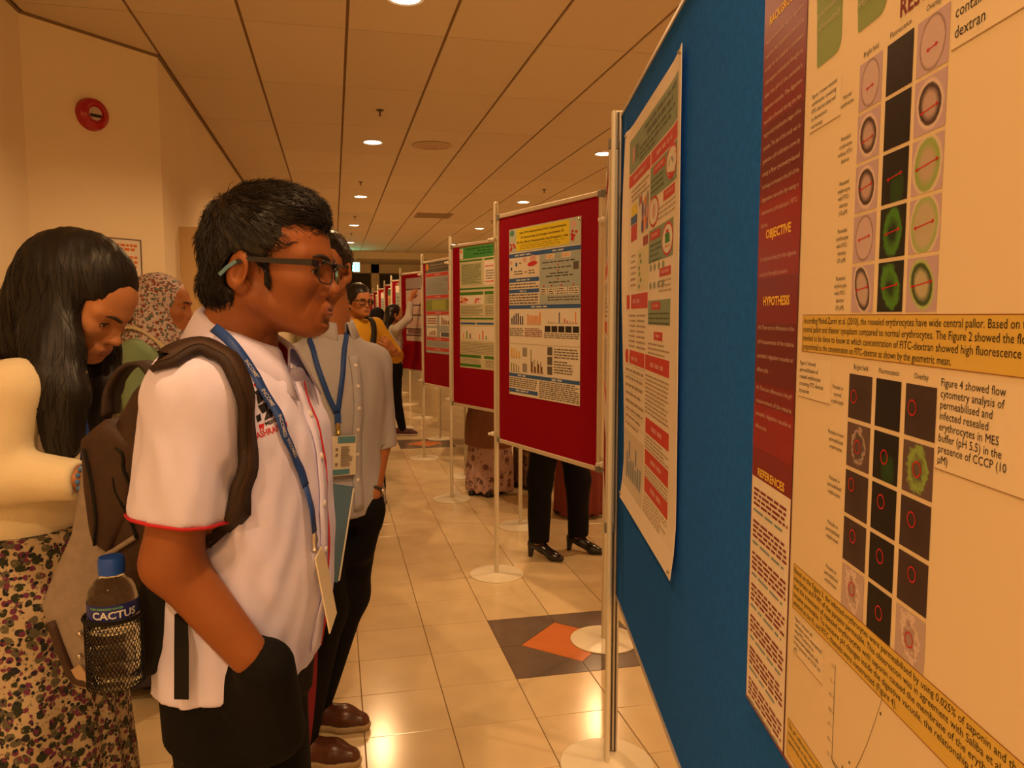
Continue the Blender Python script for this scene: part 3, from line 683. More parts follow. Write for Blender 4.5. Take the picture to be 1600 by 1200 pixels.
nr('tag', .39, .304, .49, .326, ink('brick', (.35, .05, .03)), 2); p.bars('body_text', .11*W1, .165*H1, .50*W1, .20*H1, .013, CT, .4, 8); p.bars('body_text', .12*W1, .33*H1, .24*W1, .43*H1, .016, CT, .3, 9)
nr('picture', .27, .33, .50, .43, ink('cream_leaf', (.72, .66, .40)), 1)
for k in range(6): p.ell('picture', (.33+.02*math.sin(k*2))*W1, (.345+k*.015)*H1, .012, .006, ink('leaf', (.16, .28, .05)), 2, 10)
for k in range(8): p.ell('picture', (.545+.07*(k % 4))*W1, (.385 if k < 4 else .425)*H1, .014, .009, ink('bottle', (.25, .32, .20)), 2, 10)
p.bars('body_text', .53*W1, .187*H1, .74*W1, .228*H1, .013, SGD, .35, 10); p.bars('body_text', .66*W1, .26*H1, .93*W1, .296*H1, .011, CT, .35, 11); p.bars('body_text', .53*W1, .33*H1, .72*W1, .372*H1, .012, SGD, .35, 12)
p.bars('body_text', .70*W1, .414*H1, .88*W1, .452*H1, .011, CT, .35, 13); p.bars('body_text', .53*W1, .482*H1, .86*W1, .51*H1, .011, SGD, .35, 14); p.bars('body_text', .52*W1, .55*H1, .87*W1, .58*H1, .011, CT, .35, 15)
nr('heading_band', .055, .437, .495, .474, RR); nr('heading_band', .03, .582, .45, .617, RR); nr('heading_band', .465, .582, .87, .617, RR)
for a_, b_, y in ((.18, .34, .449), (.16, .30, .596), (.56, .78, .596)): p.bars('heading_text', a_*W1, y*H1, b_*W1, y*H1+.013, .013, PKT, .8, 16, 3, 0, .06)
p.bars('body_text', .10*W1, .485*H1, .24*W1, .575*H1, .014, CT, .35, 17); p.bars('body_text', .28*W1, .485*H1, .46*W1, .575*H1, .014, CT, .35, 18)
for k in range(7): nr('rule', .03, .622+k*.025, .45, .6228+k*.025, CT, 2)
p.bars('body_text', .05*W1, .625*H1, .44*W1, .79*H1, .022, CT, .3, 19, 3, .3, .05); p.bars('body_text', .48*W1, .625*H1, .87*W1, .725*H1, .010, CT, .4, 20)
for y0 in (.728, .803, .868): nr('heading_band', .49, y0, .883, y0+.036, RR); p.bars('heading_text', .60*W1, (y0+.011)*H1, .78*W1, (y0+.024)*H1, .014, PKT, .8, 21, 3, 0, .06)
p.bars('body_text', .49*W1, .767*H1, .88*W1, .80*H1, .009, CT, .4, 22); p.bars('body_text', .49*W1, .842*H1, .88*W1, .866*H1, .009, CT, .4, 23); p.bars('body_text', .49*W1, .907*H1, .88*W1, .955*H1, .008, CT, .4, 24)
nr('chart', .02, .80, .46, .955, ink('chart_paper', (.70, .62, .50)), 1)
for k, h in enumerate((.075, .105, .060, .062, .098, .058, .06)): nr('chart', .08+k*.05, .93-h, .115+k*.05, .93, ink('bar_blue', (.26, .31, .38)), 2)
nr('chart', .06, .93, .44, .932, TX, 2)
for x, y in ((.012, .012), (.72, .012), (.012, 1.045), (.72, 1.048)): p.pin(x, y)
p.done()

# photo materials for the microscope pictures: a cell drawn from its distance to the centre of the picture
def cell_mat(name, bg, ring, fill, r=.40, wd=.06, asp=1.25, off=(.5, .5), glow=None, noise=.05, rot=0.):
    m = bpy.data.materials.new(name); m.use_nodes = True; nt = m.node_tree; N = nt.nodes.new; L = nt.links.new; b = nt.nodes['Principled BSDF']
    b.inputs['Roughness'].default_value = .4; b.inputs['Specular IOR Level'].default_value = .35
    uv = N('ShaderNodeUVMap'); mp = N('ShaderNodeMapping'); mp.vector_type = 'TEXTURE'
    mp.inputs['Location'].default_value = (off[0], off[1], 0); mp.inputs['Rotation'].default_value = (0, 0, rot); mp.inputs['Scale'].default_value = (1, asp, 1)
    L(uv.outputs[0], mp.inputs[0]); ln = N('ShaderNodeVectorMath'); ln.operation = 'LENGTH'; L(mp.outputs[0], ln.inputs[0])
    ns = N('ShaderNodeTexNoise'); ns.inputs['Scale'].default_value = 7; L(uv.outputs[0], ns.inputs['Vector'])
    ad = N('ShaderNodeMath'); ad.operation = 'MULTIPLY_ADD'; ad.inputs[1].default_value = noise; L(ns.outputs['Fac'], ad.inputs[0]); L(ln.outputs['Value'], ad.inputs[2])
    sb = N('ShaderNodeMath'); sb.operation = 'SUBTRACT'; sb.inputs[1].default_value = noise*.5; L(ad.outputs[0], sb.inputs[0])
    cr = N('ShaderNodeValToRGB'); e = cr.color_ramp.elements
    st = [(0, fill), (max(r-wd*2, .01), fill), (r-wd*.6, ring), (r, ring), (r+wd*.5, glow or bg), (r+wd*1.4, bg)]
    e[0].position, e[0].color = st[0][0], (*st[0][1], 1); e[1].position, e[1].color = st[-1][0], (*st[-1][1], 1)
    for pos, c in st[1:-1]: k = e.new(pos); k.color = (*c, 1)
    L(sb.outputs[0], cr.inputs[0])
    n2 = N('ShaderNodeTexNoise'); n2.inputs['Scale'].default_value = 60; L(uv.outputs[0], n2.inputs['Vector'])
    mx = N('ShaderNodeMix'); mx.data_type = 'RGBA'; mx.blend_type = 'OVERLAY'; mx.inputs[0].default_value = .25; L(cr.outputs[0], mx.inputs[6]); L(n2.outputs['Color'], mx.inputs[7])
    L(mx.outputs[2], b.inputs['Base Color']); return m
LV = (.53, .39, .47); LC = (.60, .45, .46)
cm = dict(
 pale=cell_mat('cell_pale', LV, (.30, .20, .18), LC, .40, .025, 1.2),
 ringed=cell_mat('cell_ringed', LV, (.07, .04, .035), (.50, .36, .33), .33, .075, 1.15, glow=(.78, .64, .55), rot=.5),
 tilt=cell_mat('cell_tilted', LV, (.09, .06, .05), (.52, .40, .36), .30, .05, 1.6, glow=(.75, .62, .54), rot=.45),
 black=cell_mat('cell_black', (.010, .006, .005), (.010, .007, .006), (.012, .008, .006), .3, .1),
 dark=cell_mat('cell_dark', (.055, .032, .028), (.05, .028, .025), (.045, .026, .022), .3, .1, noise=.4),
 glowlo=cell_mat('cell_faint_green', (.008, .006, .004), (.012, .05, .006), (.014, .07, .008), .22, .16, off=(.6, .25), noise=.2),
 glow=cell_mat('cell_green_glow', (.010, .010, .006), (.06, .22, .015), (.012, .03, .008), .33, .11, 1.3, noise=.15),
 glow2=cell_mat('cell_green_glow_b', (.010, .010, .006), (.07, .24, .015), (.014, .035, .008), .31, .12, 1.4, rot=.5, noise=.2),
 ovg=cell_mat('cell_green_overlay', LV, (.30, .42, .12), (.50, .40, .30), .38, .09, 1.2, glow=(.72, .62, .48)),
 ovg2=cell_mat('cell_green_rim', LV, (.05, .09, .03), (.48, .44, .28), .31, .07, 1.3, glow=(.42, .56, .16), rot=.5),
 ovp=cell_mat('cell_green_pale', LV, (.36, .46, .18), (.50, .44, .30), .42, .06, 1.2, glow=(.74, .62, .5)),
 par=cell_mat('cell_parasite', (.13, .08, .07), (.42, .32, .28), (.12, .08, .07), .30, .05, 1.3, noise=.3),
 parg=cell_mat('cell_parasite_green', (.13, .08, .07), (.26, .40, .08), (.13, .10, .06), .32, .10, 1.3, noise=.3),
 ruin=cell_mat('cell_ruptured', (.52, .40, .38), (.72, .58, .52), (.40, .28, .26), .28, .07, 1.6, noise=.45, rot=.3),
)
# --- the big poster at right
VL, P2W, P2H = 1.066, .745, 1.065
p = Poster('poster', 'large poster of cell micrographs with maroon side column on blue board', P2W, P2H, blue_at(VL, .905), BA, ink('peach_paper', (.82, .68, .45)))
X = lambda v: VL-v
Y = lambda z: .905+P2H-z
MR = ink('maroon', (.22, .012, .018), .35); GO = ink('gold', (.92, .62, .08)); CTX = ink('column_text', (.66, .48, .38)); MT = ink('maroon_ink', (.20, .02, .02)); YB = ink('box_yellow', (.72, .50, .10)); GB = ink('leaf_green', (.24, .33, .10)); RK = ink('arrow_red', (.60, .02, .02)); LK = ink('link_teal', (.20, .30, .34))
x1 = X(.912)
p.rect('side_column', 0, 0, x1, P2H, MR, 1)
rr = random.Random(8); y = 0
MR2 = ink('maroon_b', (.30, .016, .022), .35); MR3 = ink('maroon_c', (.15, .010, .014), .35)
for z0, z1, m_ in ((1.50, 1.60, MR2), (1.36, 1.44, MR3), (1.27, 1.33, MR2), (1.62, 1.70, MR3)): p.rect('side_column', 0, Y(z1), x1, Y(z0), m_, 2)
p.rect('reference_box', .002, Y(1.229), x1-.003, P2H-.004, CR, 2)
xc = x1/2
def head(st, z, size, wd=None): p.text('heading', xc, Y(z), st, size*1.12, GO, wd*1.05 if wd else None, 'c', .028)
head('RESEARCH', 1.853, .013, .075); head('BACKGROUND', 1.828, .013, .104); head('OBJECTIVE', 1.552, .0145, .088); head('HYPOTHESIS', 1.464, .0145, .094); head('REFERENCES', 1.233, .0135, .098)
def col(z, lst, lead, size=.0085): p.lines('column_text', .010, Y(z), lst, size, lead, CTX, x1-.020)
col(1.806, ['Malaria parasite has a digestive', 'vacuole that maintains a low pH in', 'order to be used as a common', 'chloroquine antimalarial thought to', 'alter the pH of the parasite\'s', 'digestive vacuole. The digestive', 'vacuole is formed during the late', 'ring-to-early trophozoite stages of the', 'parasite. The aim of this study was to', 'generate a pH calibration curve by', 'using a flow cytometry-based', 'technique to measure the pH of the', 'digestive vacuole by using a', 'ratiometric pH indicator, FITC-', 'dextran.'], .0170)
col(1.523, ['To determine the pH of the digestive', 'vacuole of the malaria parasite.'], .0200)
col(1.432, ['H0: There are no differences in the', 'pH measurement of the malaria', 'parasite\'s digestive vacuole at', 'different pHs.'], .0190)
col(1.350, ['H1: There are differences in the pH', 'measurement of the malaria', 'parasite\'s digestive vacuole at', 'different pHs.'], .0175)
z = 1.216
for k in range(7):
    p.bars('reference_text', .012, Y(z), x1-.010, Y(z-.030), .0068, MT, .5, 100+k, 4, .1, .02); p.bars('reference_text', .012, Y(z-.030), x1-.02, Y(z-.038), .0065, LK, .5, 120+k, 4, .1, .03); z -= .0455
p.rect('column_edge', x1-.001, 0, x1+.0015, P2H, ink('maroon_dark', (.08, .006, .008)), 3)
# flow-chart boxes and section title
def rbox(x0, y0, x1, y1, m, l=1, r=.014):
    pts = []
    for cx, cy, a0 in ((x1-r, y1-r, 0), (x0+r, y1-r*.3, 90), (x0+r, y0+r, 180), (x1-r, y0+r, 270)):
        rr_ = r if a0 != 90 else r*.3
        for k in range(5): an = math.radians(a0+k*22.5); pts.append((cx+(rr_ if a0 != 90 else rr_)*math.cos(an), cy+rr_*math.sin(an)))
    p.poly('flow_box', pts[::-1], m, l)
rbox(X(.889), Y(1.86), X(.816), Y(1.722), GB); rbox(X(.788), Y(1.86), X(.720), Y(1.724), GB)
LT = ink('box_text', (.56, .54, .34))
p.lines('flow_text', X(.853), Y(1.818), ['Plasmodium', 'falciparum', 'culture', '(synchronised', 'and harvested)'], .0105, .0145, LT, None, 'c'); p.lines('flow_text', X(.754), Y(1.795), ['Erythrocyte', 'ghost and', 'parasite', 'preparation'], .0115, .016, LT, None, 'c')
p.text('section_title', X(.694), Y(1.708), 'RESULTS', .022, MT, .082, 'l', .02)
def note(x0, z0, x1, z1, lst, size, lead, frame=True):
    if frame: p.rect('note_box', x0, Y(z0), x1, Y(z1), ink('note_paper', (.84, .71, .49)), 1); p.rect('note_box', x0, Y(z1)-.0008, x1, Y(z1), ink('note_edge', (.35, .22, .10)), 2)
    p.lines('caption', x0+.004, Y(z0)+lead, lst, size, lead, K_)
note(X(.893), 1.700, X(.812), 1.655, ['Figure 1 shown resealed', 'erythrocytes containing', 'FITC-dextran observed', 'by fluorescence', 'microscopy'], .0068, .0082)
note(X(.611), 1.735, X(.43), 1.652, ['Figure 2 showed flow', 'cytometry analysis of', 'resealed erythrocytes', 'containing 30 \u00b5M FITC-', 'dextran'], .0125, .0150)
note(X(.903), 1.402, X(.812), 1.356, ['Figure 3 showed', 'permeabilisation of', 'resealed erythrocytes', 'containing FITC-dextran', 'by saponin'], .0070, .0080)
note(X(.606), 1.404, X(.40), 1.329, ['Figure 4 showed flow', 'cytometry analysis of', 'permeabilised and', 'infected resealed', 'erythrocytes in MES', 'buffer (pH 5.5) in the', 'presence of CCCP (10', '\u00b5M)'], .0092, .0087)
note(X(.893), 1.098, X(.805), 1.050, ['Figure 5 showed pH', 'calibration curve, represented', 'using FITC-dextran in', 'saponin-permeabilised cells', 'in the presence of CCCP (10', '\u00b5M)'], .0066, .0074)
def photos(x0s, wds, z0, dz, h, rows, labels, lx, tops):
    for c, x in enumerate(x0s): p.text('label_text', x+wds[c]/2, Y(z0)-.005, tops[c], .0070, K_, None, 'c')
    for r_, row in enumerate(rows):
        for c, kind in enumerate(row):
            ph = MB(); xa, ya, xb, yb = x0s[c], Y(z0)+r_*dz, x0s[c]+wds[c], Y(z0)+r_*dz+h
            ph.add([p.P(xa, ya, 1.5), p.P(xa, yb, 1.5), p.P(xb, yb, 1.5), p.P(xb, ya, 1.5)], [(0, 1, 2, 3)])
            o = ph.build('micrograph', cm[kind], p.t); ul = o.data.uv_layers.new()
            for k, uv in enumerate(((0, 1), (0, 0), (1, 0), (1, 1))): ul.data[k].uv = uv
        if labels[r_]:
            n = len(labels[r_]); p.lines('label_text', lx, Y(z0)+r_*dz+h/2-.0035*(n-2), labels[r_], .0062, .0075, K_, None, 'c')
gxs, gws = [X(.770), X(.715), X(.663)], [.046, .046, .048]
RE = ['Resealed', 'erythrocyte', 'with FITC-', 'dextran']
photos(gxs, gws, 1.691, .0482, .0445, [('pale', 'black', 'pale'), ('ringed', 'black', 'ringed'), ('ringed', 'glowlo', 'ovg'), ('pale', 'glow', 'ovp'), ('tilt', 'glow2', 'ovg2')],
       [['Normal', 'erythrocyte'], ['Resealed', 'erythrocyte', 'without FITC-', 'dextran'], RE+['(10 \u00b5M)'], RE+['(20 \u00b5M)'], RE+['(30 \u00b5M)']], X(.796), ('Bright field', 'Fluorescence', 'Overlay'))
gx2 = [X(.767), X(.710), X(.656)]
PE = ['Parasite in', 'permeabilised', 'erythrocyte']
photos(gx2, [.049, .046, .048], 1.393, .0482, .0440, [('dark', 'black', 'dark'), ('par', 'glowlo', 'parg'), ('dark', 'black', 'dark'), ('dark', 'black', 'dark'), ('ruin', 'black', 'ruin')],
       [['Parasite in', 'normal', 'erythrocyte'], ['Parasite in non-', 'permeabilised', 'erythrocyte'], PE, PE, PE], X(.793), ('Bright field', 'Fluorescence', 'Overlay'))
def arrow(cx, cy, hw, tilt=-.12):
    c, s_ = math.cos(tilt), math.sin(tilt); R_ = lambda x, y: (cx+x*c-y*s_, cy+x*s_+y*c)
    p.poly('arrow', [R_(-hw, -.0005), R_(hw, -.0005), R_(hw, .0005), R_(-hw, .0005)][::-1], RK, 3)
    for sg in (-1, 1): q_ = [R_(sg*(hw+.002), 0), R_(sg*(hw-.002), -.0020), R_(sg*(hw-.002), .0020)]; p.poly('arrow', q_[::-1] if sg > 0 else q_, RK, 3)
for r_, row in enumerate(((.006, 0, .007), (.010, 0, .012), (.012, .012, .016), (.011, .012, .014), (.012, .013, .015))):
    for c, hw in enumerate(row):
        if hw: arrow(gxs[c]+gws[c]*.5, Y(1.691)+r_*.0482+.022+(.004 if r_ < 2 else 0), hw)
for r_, row in enumerate((((.25, .5), None, (.25, .45)), ((.5, .5), (.45, .5), (.5, .5)), ((.3, .3), (.4, .35), (.4, .4)), ((.45, .35), (.45, .4), (.5, .35)), ((.5, .45), (.5, .5), (.5, .55)))):
    for c, o_ in enumerate(row):
        if o_: p.ell('marker_ring', gx2[c]+.047*o_[0], Y(1.393)+r_*.0482+.044*o_[1], .0068, .0070, RK, 3, 22, .82)
def ybox(x0, z0, x1, z1, lst, size, lead, wd=None, bold=None):
    p.rect('text_box', x0, Y(z0), x1, Y(z1), YB, 1); p.frame('box_edge', x0, Y(z0), x1, Y(z1), ink('box_edge', (.30, .10, .03)), .0007, 2)
    for i, st in enumerate(lst): p.text('box_text', x0+.004, Y(z0)+.010+i*lead, st, size, K_, wd[i] if wd else None)
ybox(X(.896), 1.4515, X(.335), 1.409, ['According Mohd-Zamri et al. (2010), the resealed erythrocytes have wide central pallor. Based on the result, the', 'central pallor and thinner cytoplasm compared to normal erythrocytes. The Figure 2 showed the flow cytometry', 'needed to be done to know at which concentration of FITC-dextran showed high fluorescence intensity that is', 'proportional to the concentration on FITC-dextran as shown by the geometric mean.'], .0098, .0098, (.437, .437, .447, .302))
ybox(X(.899), 1.156, X(.335), 1.102, ['Based on the Figure 3, the infected erythrocytes were permeabilised by using 0.025% of saponin and the outer', 'membrane and PVM of the parasite permeable. This observation was in agreement with Saliba et al. (1998) who', 'that the treatment of resealed erythrocytes with saponin caused the membrane of the erythrocytes to', 'became permeable. To measure pH changes inside the digestive vacuole, the relationship between the signal', 'emitted at the FL and FITC channels were constructed (Figure 4).'], .0094, .0098, (.435, .44, .415, .43, .247))
ybox(X(.902), .962, X(.60), .915, ['The pH calibration curve of FITC-dextran was', 'constructed, in the presence of CCCP and', 'saponin the resealed cells show the pH'], .0080, .0095)
# figures 2 and 4 on the half of the sheet nearest the camera, and the title band
for zt_, zb_ in ((1.64, 1.47), (1.31, 1.17), (1.08, .93)):
    p.frame('chart', X(.465), Y(zt_), X(.335), Y(zb_), TX, .0012, 2)
    for k in range(24): hh = math.exp(-((k-9)/3.)**2)*.8+math.exp(-((k-16)/2.5)**2)*.5; p.rect('chart', X(.46)+k*.005, Y(zb_)-.008-hh*(zt_-zb_)*.8, X(.46)+k*.005+.004, Y(zb_)-.008, [ink('leaf_green', (.24, .33, .10)), PK][k > 12], 2)
p.rect('title_block', x1+.004, .006, P2W-.006, .085, MR, 1); p.bars('title', x1+.06, .018, P2W-.06, .075, .020, GO, .55, 140, 3, .1, .04)
# calibration chart
p.rect('chart', X(.7745), Y(1.088), X(.7735), Y(.984), TX, 2); p.rect('chart', X(.7745), Y(.985), X(.62), Y(.984), TX, 2)
for k in range(7): zz = 1.084-k*.0163; p.rect('chart', X(.778), Y(zz), X(.774), Y(zz)+.0006, TX, 2); p.text('chart_label', X(.780), Y(zz)+.002, '%.1f' % (1.1-k*.1), .0055, TX, None, 'r')
cv = [(.774-.0042*k, .985-.004*math.sin(min(k, 9)/9*math.pi)*1.0+.0023*max(k-8, 0)**1.42) for k in range(25)]
pts = [(X(a_), Y(b_)) for a_, b_ in cv]
for (xa, ya), (xb, yb) in zip(pts[:-1], pts[1:]): p.poly('chart', [(xa, ya-.0006), (xa, ya+.0006), (xb, yb+.0006), (xb, yb-.0006)][::-1], K_, 3)
for a_, b_ in ((.675, 1.088), (.733, 1.006), (.748, .992), (.725, .982), (.71, .978)): p.ell('chart', X(a_), Y(b_), .0014, .0016, K_, 3, 10)
p.rect('edge_strip', 0, P2H-.004, P2W, P2H, MR, 3)
p.done()

# ------------------------------------------------------------------ signed-distance sculpting for people and soft things
def smin(a, b, k):
    if k <= 0: return np.minimum(a, b)
    h = np.maximum(k-np.abs(a-b), 0)/k; return np.minimum(a, b)-h*h*k*.25
class Sdf:
    def __init__(s, lo, hi, h):
        s.lo = np.array(lo, float); s.h = h; s.n = np.maximum(np.ceil((np.array(hi)-s.lo)/h).astype(int)+1, 3)
        s.ax = [s.lo[i]+h*np.arange(s.n[i]) for i in range(3)]
        s.d = np.full(tuple(s.n), .5, np.float32)
    def win(s, lo, hi):
        sl = []; out = []
        for i in range(3):
            a = int(np.clip(math.floor((lo[i]-s.lo[i])/s.h), 0, s.n[i]-1)); b = int(np.clip(math.ceil((hi[i]-s.lo[i])/s.h)+1, a+1, s.n[i]))
            sl.append(slice(a, b)); sh = [1, 1, 1]; sh[i] = b-a; out.append(s.ax[i][a:b].astype(np.float32).reshape(sh))
        return tuple(sl), out
    def comb(s, sl, d, op, k):
        if op == '+': s.d[sl] = smin(s.d[sl], d, k)
        elif op == '-': s.d[sl] = -smin(-s.d[sl], d, k)
        elif op == '*': s.d[sl] = -smin(-s.d[sl], -d, k)
    def cap(s, a, b, ra, rb=None, k=.01, op='+', flat=None):
        """tapered capsule; flat=(axis, factor) squeezes the section along an axis"""
        a = np.array(a, float); b = np.array(b, float); rb = ra if rb is None else rb
        f = 1. if flat is None else max(1., 1/flat[1])
        m = max(ra, rb)*f+k+.03; sl, (X, Y, Z) = s.win(np.minimum(a, b)-m, np.maximum(a, b)+m)
        e = b-a; L2 = max(float(e@e), 1e-9)
        px, py, pz = X-a[0], Y-a[1], Z-a[2]
        t = np.clip((px*e[0]+py*e[1]+pz*e[2])/L2, 0, 1)
        px, py, pz = px-t*e[0], py-t*e[1], pz-t*e[2]
        if flat is not None:
            n = np.array(flat[0], float); n /= np.linalg.norm(n); c = (px*n[0]+py*n[1]+pz*n[2])*(1/flat[1]-1)
            px, py, pz = px+c*n[0], py+c*n[1], pz+c*n[2]
        s.comb(sl, np.sqrt(px*px+py*py+pz*pz)-(ra+(rb-ra)*t), op, k)
    def chain(s, P, R, k=.01, op='+', flat=None):
        for i in range(len(P)-1): s.cap(P[i], P[i+1], R[i], R[i+1], k, op, flat)
    def ell(s, c, r, R=None, k=.01, op='+'):
        c = np.array(c, float); r = np.array(r, float); m = max(r)+k+.03; sl, (X, Y, Z) = s.win(c-m, c+m)
        px, py, pz = X-c[0], Y-c[1], Z-c[2]
        if R is not None:
            R = np.array(R); px, py, pz = px*R[0, 0]+py*R[1, 0]+pz*R[2, 0], px*R[0, 1]+py*R[1, 1]+pz*R[2, 1], px*R[0, 2]+py*R[1, 2]+pz*R[2, 2]
        k0 = np.sqrt((px/r[0])**2+(py/r[1])**2+(pz/r[2])**2); k1 = np.sqrt((px/r[0]**2)**2+(py/r[1]**2)**2+(pz/r[2]**2)**2)+1e-6
        s.comb(sl, k0*(k0-1)/k1, op, k)
    def plane(s, p, n, k=.0, op='*'):
        """keep the side opposite to n"""
        n = np.array(n, float); n /= np.linalg.norm(n); sl, (X, Y, Z) = s.win(s.lo, s.lo+s.h*s.n)
        s.comb(sl, (X-p[0])*n[0]+(Y-p[1])*n[1]+(Z-p[2])*n[2], op, k)
    def stack(s, rows, fwd, k=.01, op='+', ex=2.0, cap=.008, wr=None):
        """torso-like loft: rows (z, cx, cy, half width, half depth); fwd = unit facing (x, y)"""
        rows = np.array(sorted(rows), float); zz = rows[:, 0]; m = rows[:, 3].max()+k+.04
        fine = np.array(catmull(rows, 6)); fine = fine[np.argsort(fine[:, 0])]
        lo = (rows[:, 1].min()-m, rows[:, 2].min()-m, zz[0]-.03); hi = (rows[:, 1].max()+m, rows[:, 2].max()+m, zz[-1]+.03)
        sl, (X, Y, Z) = s.win(lo, hi); I = lambda i: np.interp(Z, fine[:, 0], fine[:, i]).astype(np.float32)
        cx, cy, rw, rd = I(1), I(2), I(3), I(4)
        dx, dy = X-cx, Y-cy; xf = dx*fwd[0]+dy*fwd[1]; yl = -dx*fwd[1]+dy*fwd[0]
        g = (np.abs(xf/rd)**ex+np.abs(yl/rw)**ex)**(1/ex)
        d = (g-1)*np.minimum(rw, rd)
        if wr is not None: d = d+wr(X, Y, Z)
        d = np.maximum(np.maximum(d, zz[0]-Z), Z-zz[-1])
        s.comb(sl, d.astype(np.float32), op, k)
    def prism(s, poly, o, ux, uy, un, hw, r=.01, k=.01, op='+', bulge=0):
        """2-D polygon in the plane (o; ux, uy), extruded +-hw along un, edges rounded by r"""
        o, ux, uy, un = [np.array(a, float) for a in (o, ux, uy, un)]; P = np.array(poly, float)
        c3 = np.array([o+ux*a+uy*b+un*w_ for a, b in P for w_ in (-hw, hw)]); m = r+k+.03+bulge
        sl, (X, Y, Z) = s.win(c3.min(0)-m, c3.max(0)+m)
        dx, dy, dz = X-o[0], Y-o[1], Z-o[2]; D = lambda n: dx*n[0]+dy*n[1]+dz*n[2]
        a, b, c = D(ux), D(uy), D(un); dd = np.full(np.broadcast(a, b, c).shape, 1e9, np.float32); sg = np.ones_like(dd)
        n = len(P)
        for i in range(n):
            j = (i-1) % n; e = P[j]-P[i]; wa, wb = a-P[i, 0], b-P[i, 1]
            t = np.clip((wa*e[0]+wb*e[1])/(e@e), 0, 1); qa, qb = wa-e[0]*t, wb-e[1]*t; dd = np.minimum(dd, qa*qa+qb*qb)
            c1 = b >= P[i, 1]; c2 = b < P[j, 1]; c3_ = e[0]*wb > e[1]*wa
            fl_ = (c1 & c2 & c3_) | (~c1 & ~c2 & ~c3_); sg = np.where(fl_, -sg, sg)
        d2 = sg*np.sqrt(dd)+r
        hh = hw-r+(bulge*np.clip(-d2/.08, 0, 1) if bulge else 0)
        w2 = np.abs(c)-hh
        d = np.minimum(np.maximum(d2, w2), 0)+np.sqrt(np.maximum(d2, 0)**2+np.maximum(w2, 0)**2)-r
        s.comb(sl, d.astype(np.float32), op, k)
    def cut(s, c, n, R, k=.0):
        """remove the half ball of radius R on the n side of c"""
        c = np.array(c, float); n = np.array(n, float); n /= np.linalg.norm(n); sl, (X, Y, Z) = s.win(c-R-.02, c+R+.02)
        dx, dy, dz = X-c[0], Y-c[1], Z-c[2]; s.comb(sl, np.maximum(-(dx*n[0]+dy*n[1]+dz*n[2]), np.sqrt(dx*dx+dy*dy+dz*dz)-R), '-', k)
    def warp(s, f):
        sl, (X, Y, Z) = s.win(s.lo, s.lo+s.h*s.n); s.d[sl] += f(X, Y, Z).astype(np.float32)
    # --- sampling
    def at(s, p):
        g = (np.asarray(p, float)-s.lo)/s.h; g = np.clip(g, 0, s.n-1.001); i = g.astype(int); f = g-i; i1 = np.minimum(i+1, s.n-1); v = 0
        for a in (0, 1):
            for b in (0, 1):
                for c in (0, 1):
                    v += s.d[(i1 if a else i)[..., 0], (i1 if b else i)[..., 1], (i1 if c else i)[..., 2]]*(f[..., 0] if a else 1-f[..., 0])*(f[..., 1] if b else 1-f[..., 1])*(f[..., 2] if c else 1-f[..., 2])
        return v
    def grad(s, p):
        e = s.h*1.2; p = np.asarray(p, float); g = np.stack([s.at(p+np.eye(3)[i]*e)-s.at(p-np.eye(3)[i]*e) for i in range(3)], -1)
        return g/(np.linalg.norm(g, axis=-1, keepdims=True)+1e-9)
    def snap(s, p, off=0., it=6):
        p = np.array(p, float)
        for _ in range(it): p = p-s.grad(p)*(np.clip(s.at(p)-off, -.03, .03))[..., None]
        return p, s.grad(p)
    def hit(s, px, py, root, off=0.):
        """first surface point seen at a pixel, in the root's local frame (camera-aligned)"""
        u0, v0 = root
        for v in np.arange(v0-.45, v0+.5, .002):
            p = q(px, py, v)-np.array((u0, v0, 0))
            if s.at(p) < off+.001: return p
        p = q(px, py, v0)-np.array((u0, v0, 0)); return p
    def net(s):
        """surface nets -> verts, quads"""
        d = s.d; ins = d < 0; c = ins.astype(np.int8)
        cnt = sum(c[a:d.shape[0]-1+a, b:d.shape[1]-1+b, e:d.shape[2]-1+e] for a in (0, 1) for b in (0, 1) for e in (0, 1))
        I, J, K = np.nonzero((cnt > 0) & (cnt < 8))
        if not len(I): return np.zeros((0, 3)), np.zeros((0, 4), int)
        idx = np.full(cnt.shape, -1, np.int32); idx[I, J, K] = np.arange(len(I))
        acc = np.zeros((len(I), 3)); num = np.zeros(len(I)); co = [(a, b, e) for a in (0, 1) for b in (0, 1) for e in (0, 1)]
        val = {k: d[I+k[0], J+k[1], K+k[2]] for k in co}
        for a in co:
            for ax in range(3):
                if a[ax]: continue
                b = list(a); b[ax] = 1; b = tuple(b); va, vb = val[a], val[b]; m = (va < 0) != (vb < 0)
                t = np.where(m, va/np.where(m, va-vb, 1), 0)
                for i in range(3): acc[:, i] += np.where(m, a[i]+(t if i == ax else 0), 0)
                num += m
        V = s.lo+s.h*(np.stack([I, J, K], 1)+acc/num[:, None])
        Fs = []
        for ax in range(3):
            o1, o2 = [(1, 2), (2, 0), (0, 1)][ax]; n = list(d.shape)
            A = [slice(None)]*3; Bq = [slice(None)]*3; A[ax] = slice(0, n[ax]-1); Bq[ax] = slice(1, n[ax])
            ch = ins[tuple(A)] != ins[tuple(Bq)]; w_ = np.nonzero(ch); g = np.stack(w_, 1)
            ok = (g[:, o1] > 0) & (g[:, o2] > 0) & (g[:, o1] < n[o1]-1) & (g[:, o2] < n[o2]-1); g = g[ok]
            def cell(a, b): x = g.copy(); x[:, o1] -= a; x[:, o2] -= b; return idx[x[:, 0], x[:, 1], x[:, 2]]
            Q = np.stack([cell(1, 1), cell(0, 1), cell(0, 0), cell(1, 0)], 1)
            f = ins[tuple(A)][g[:, 0], g[:, 1], g[:, 2]]; Q[~f] = Q[~f][:, ::-1]; Fs.append(Q)
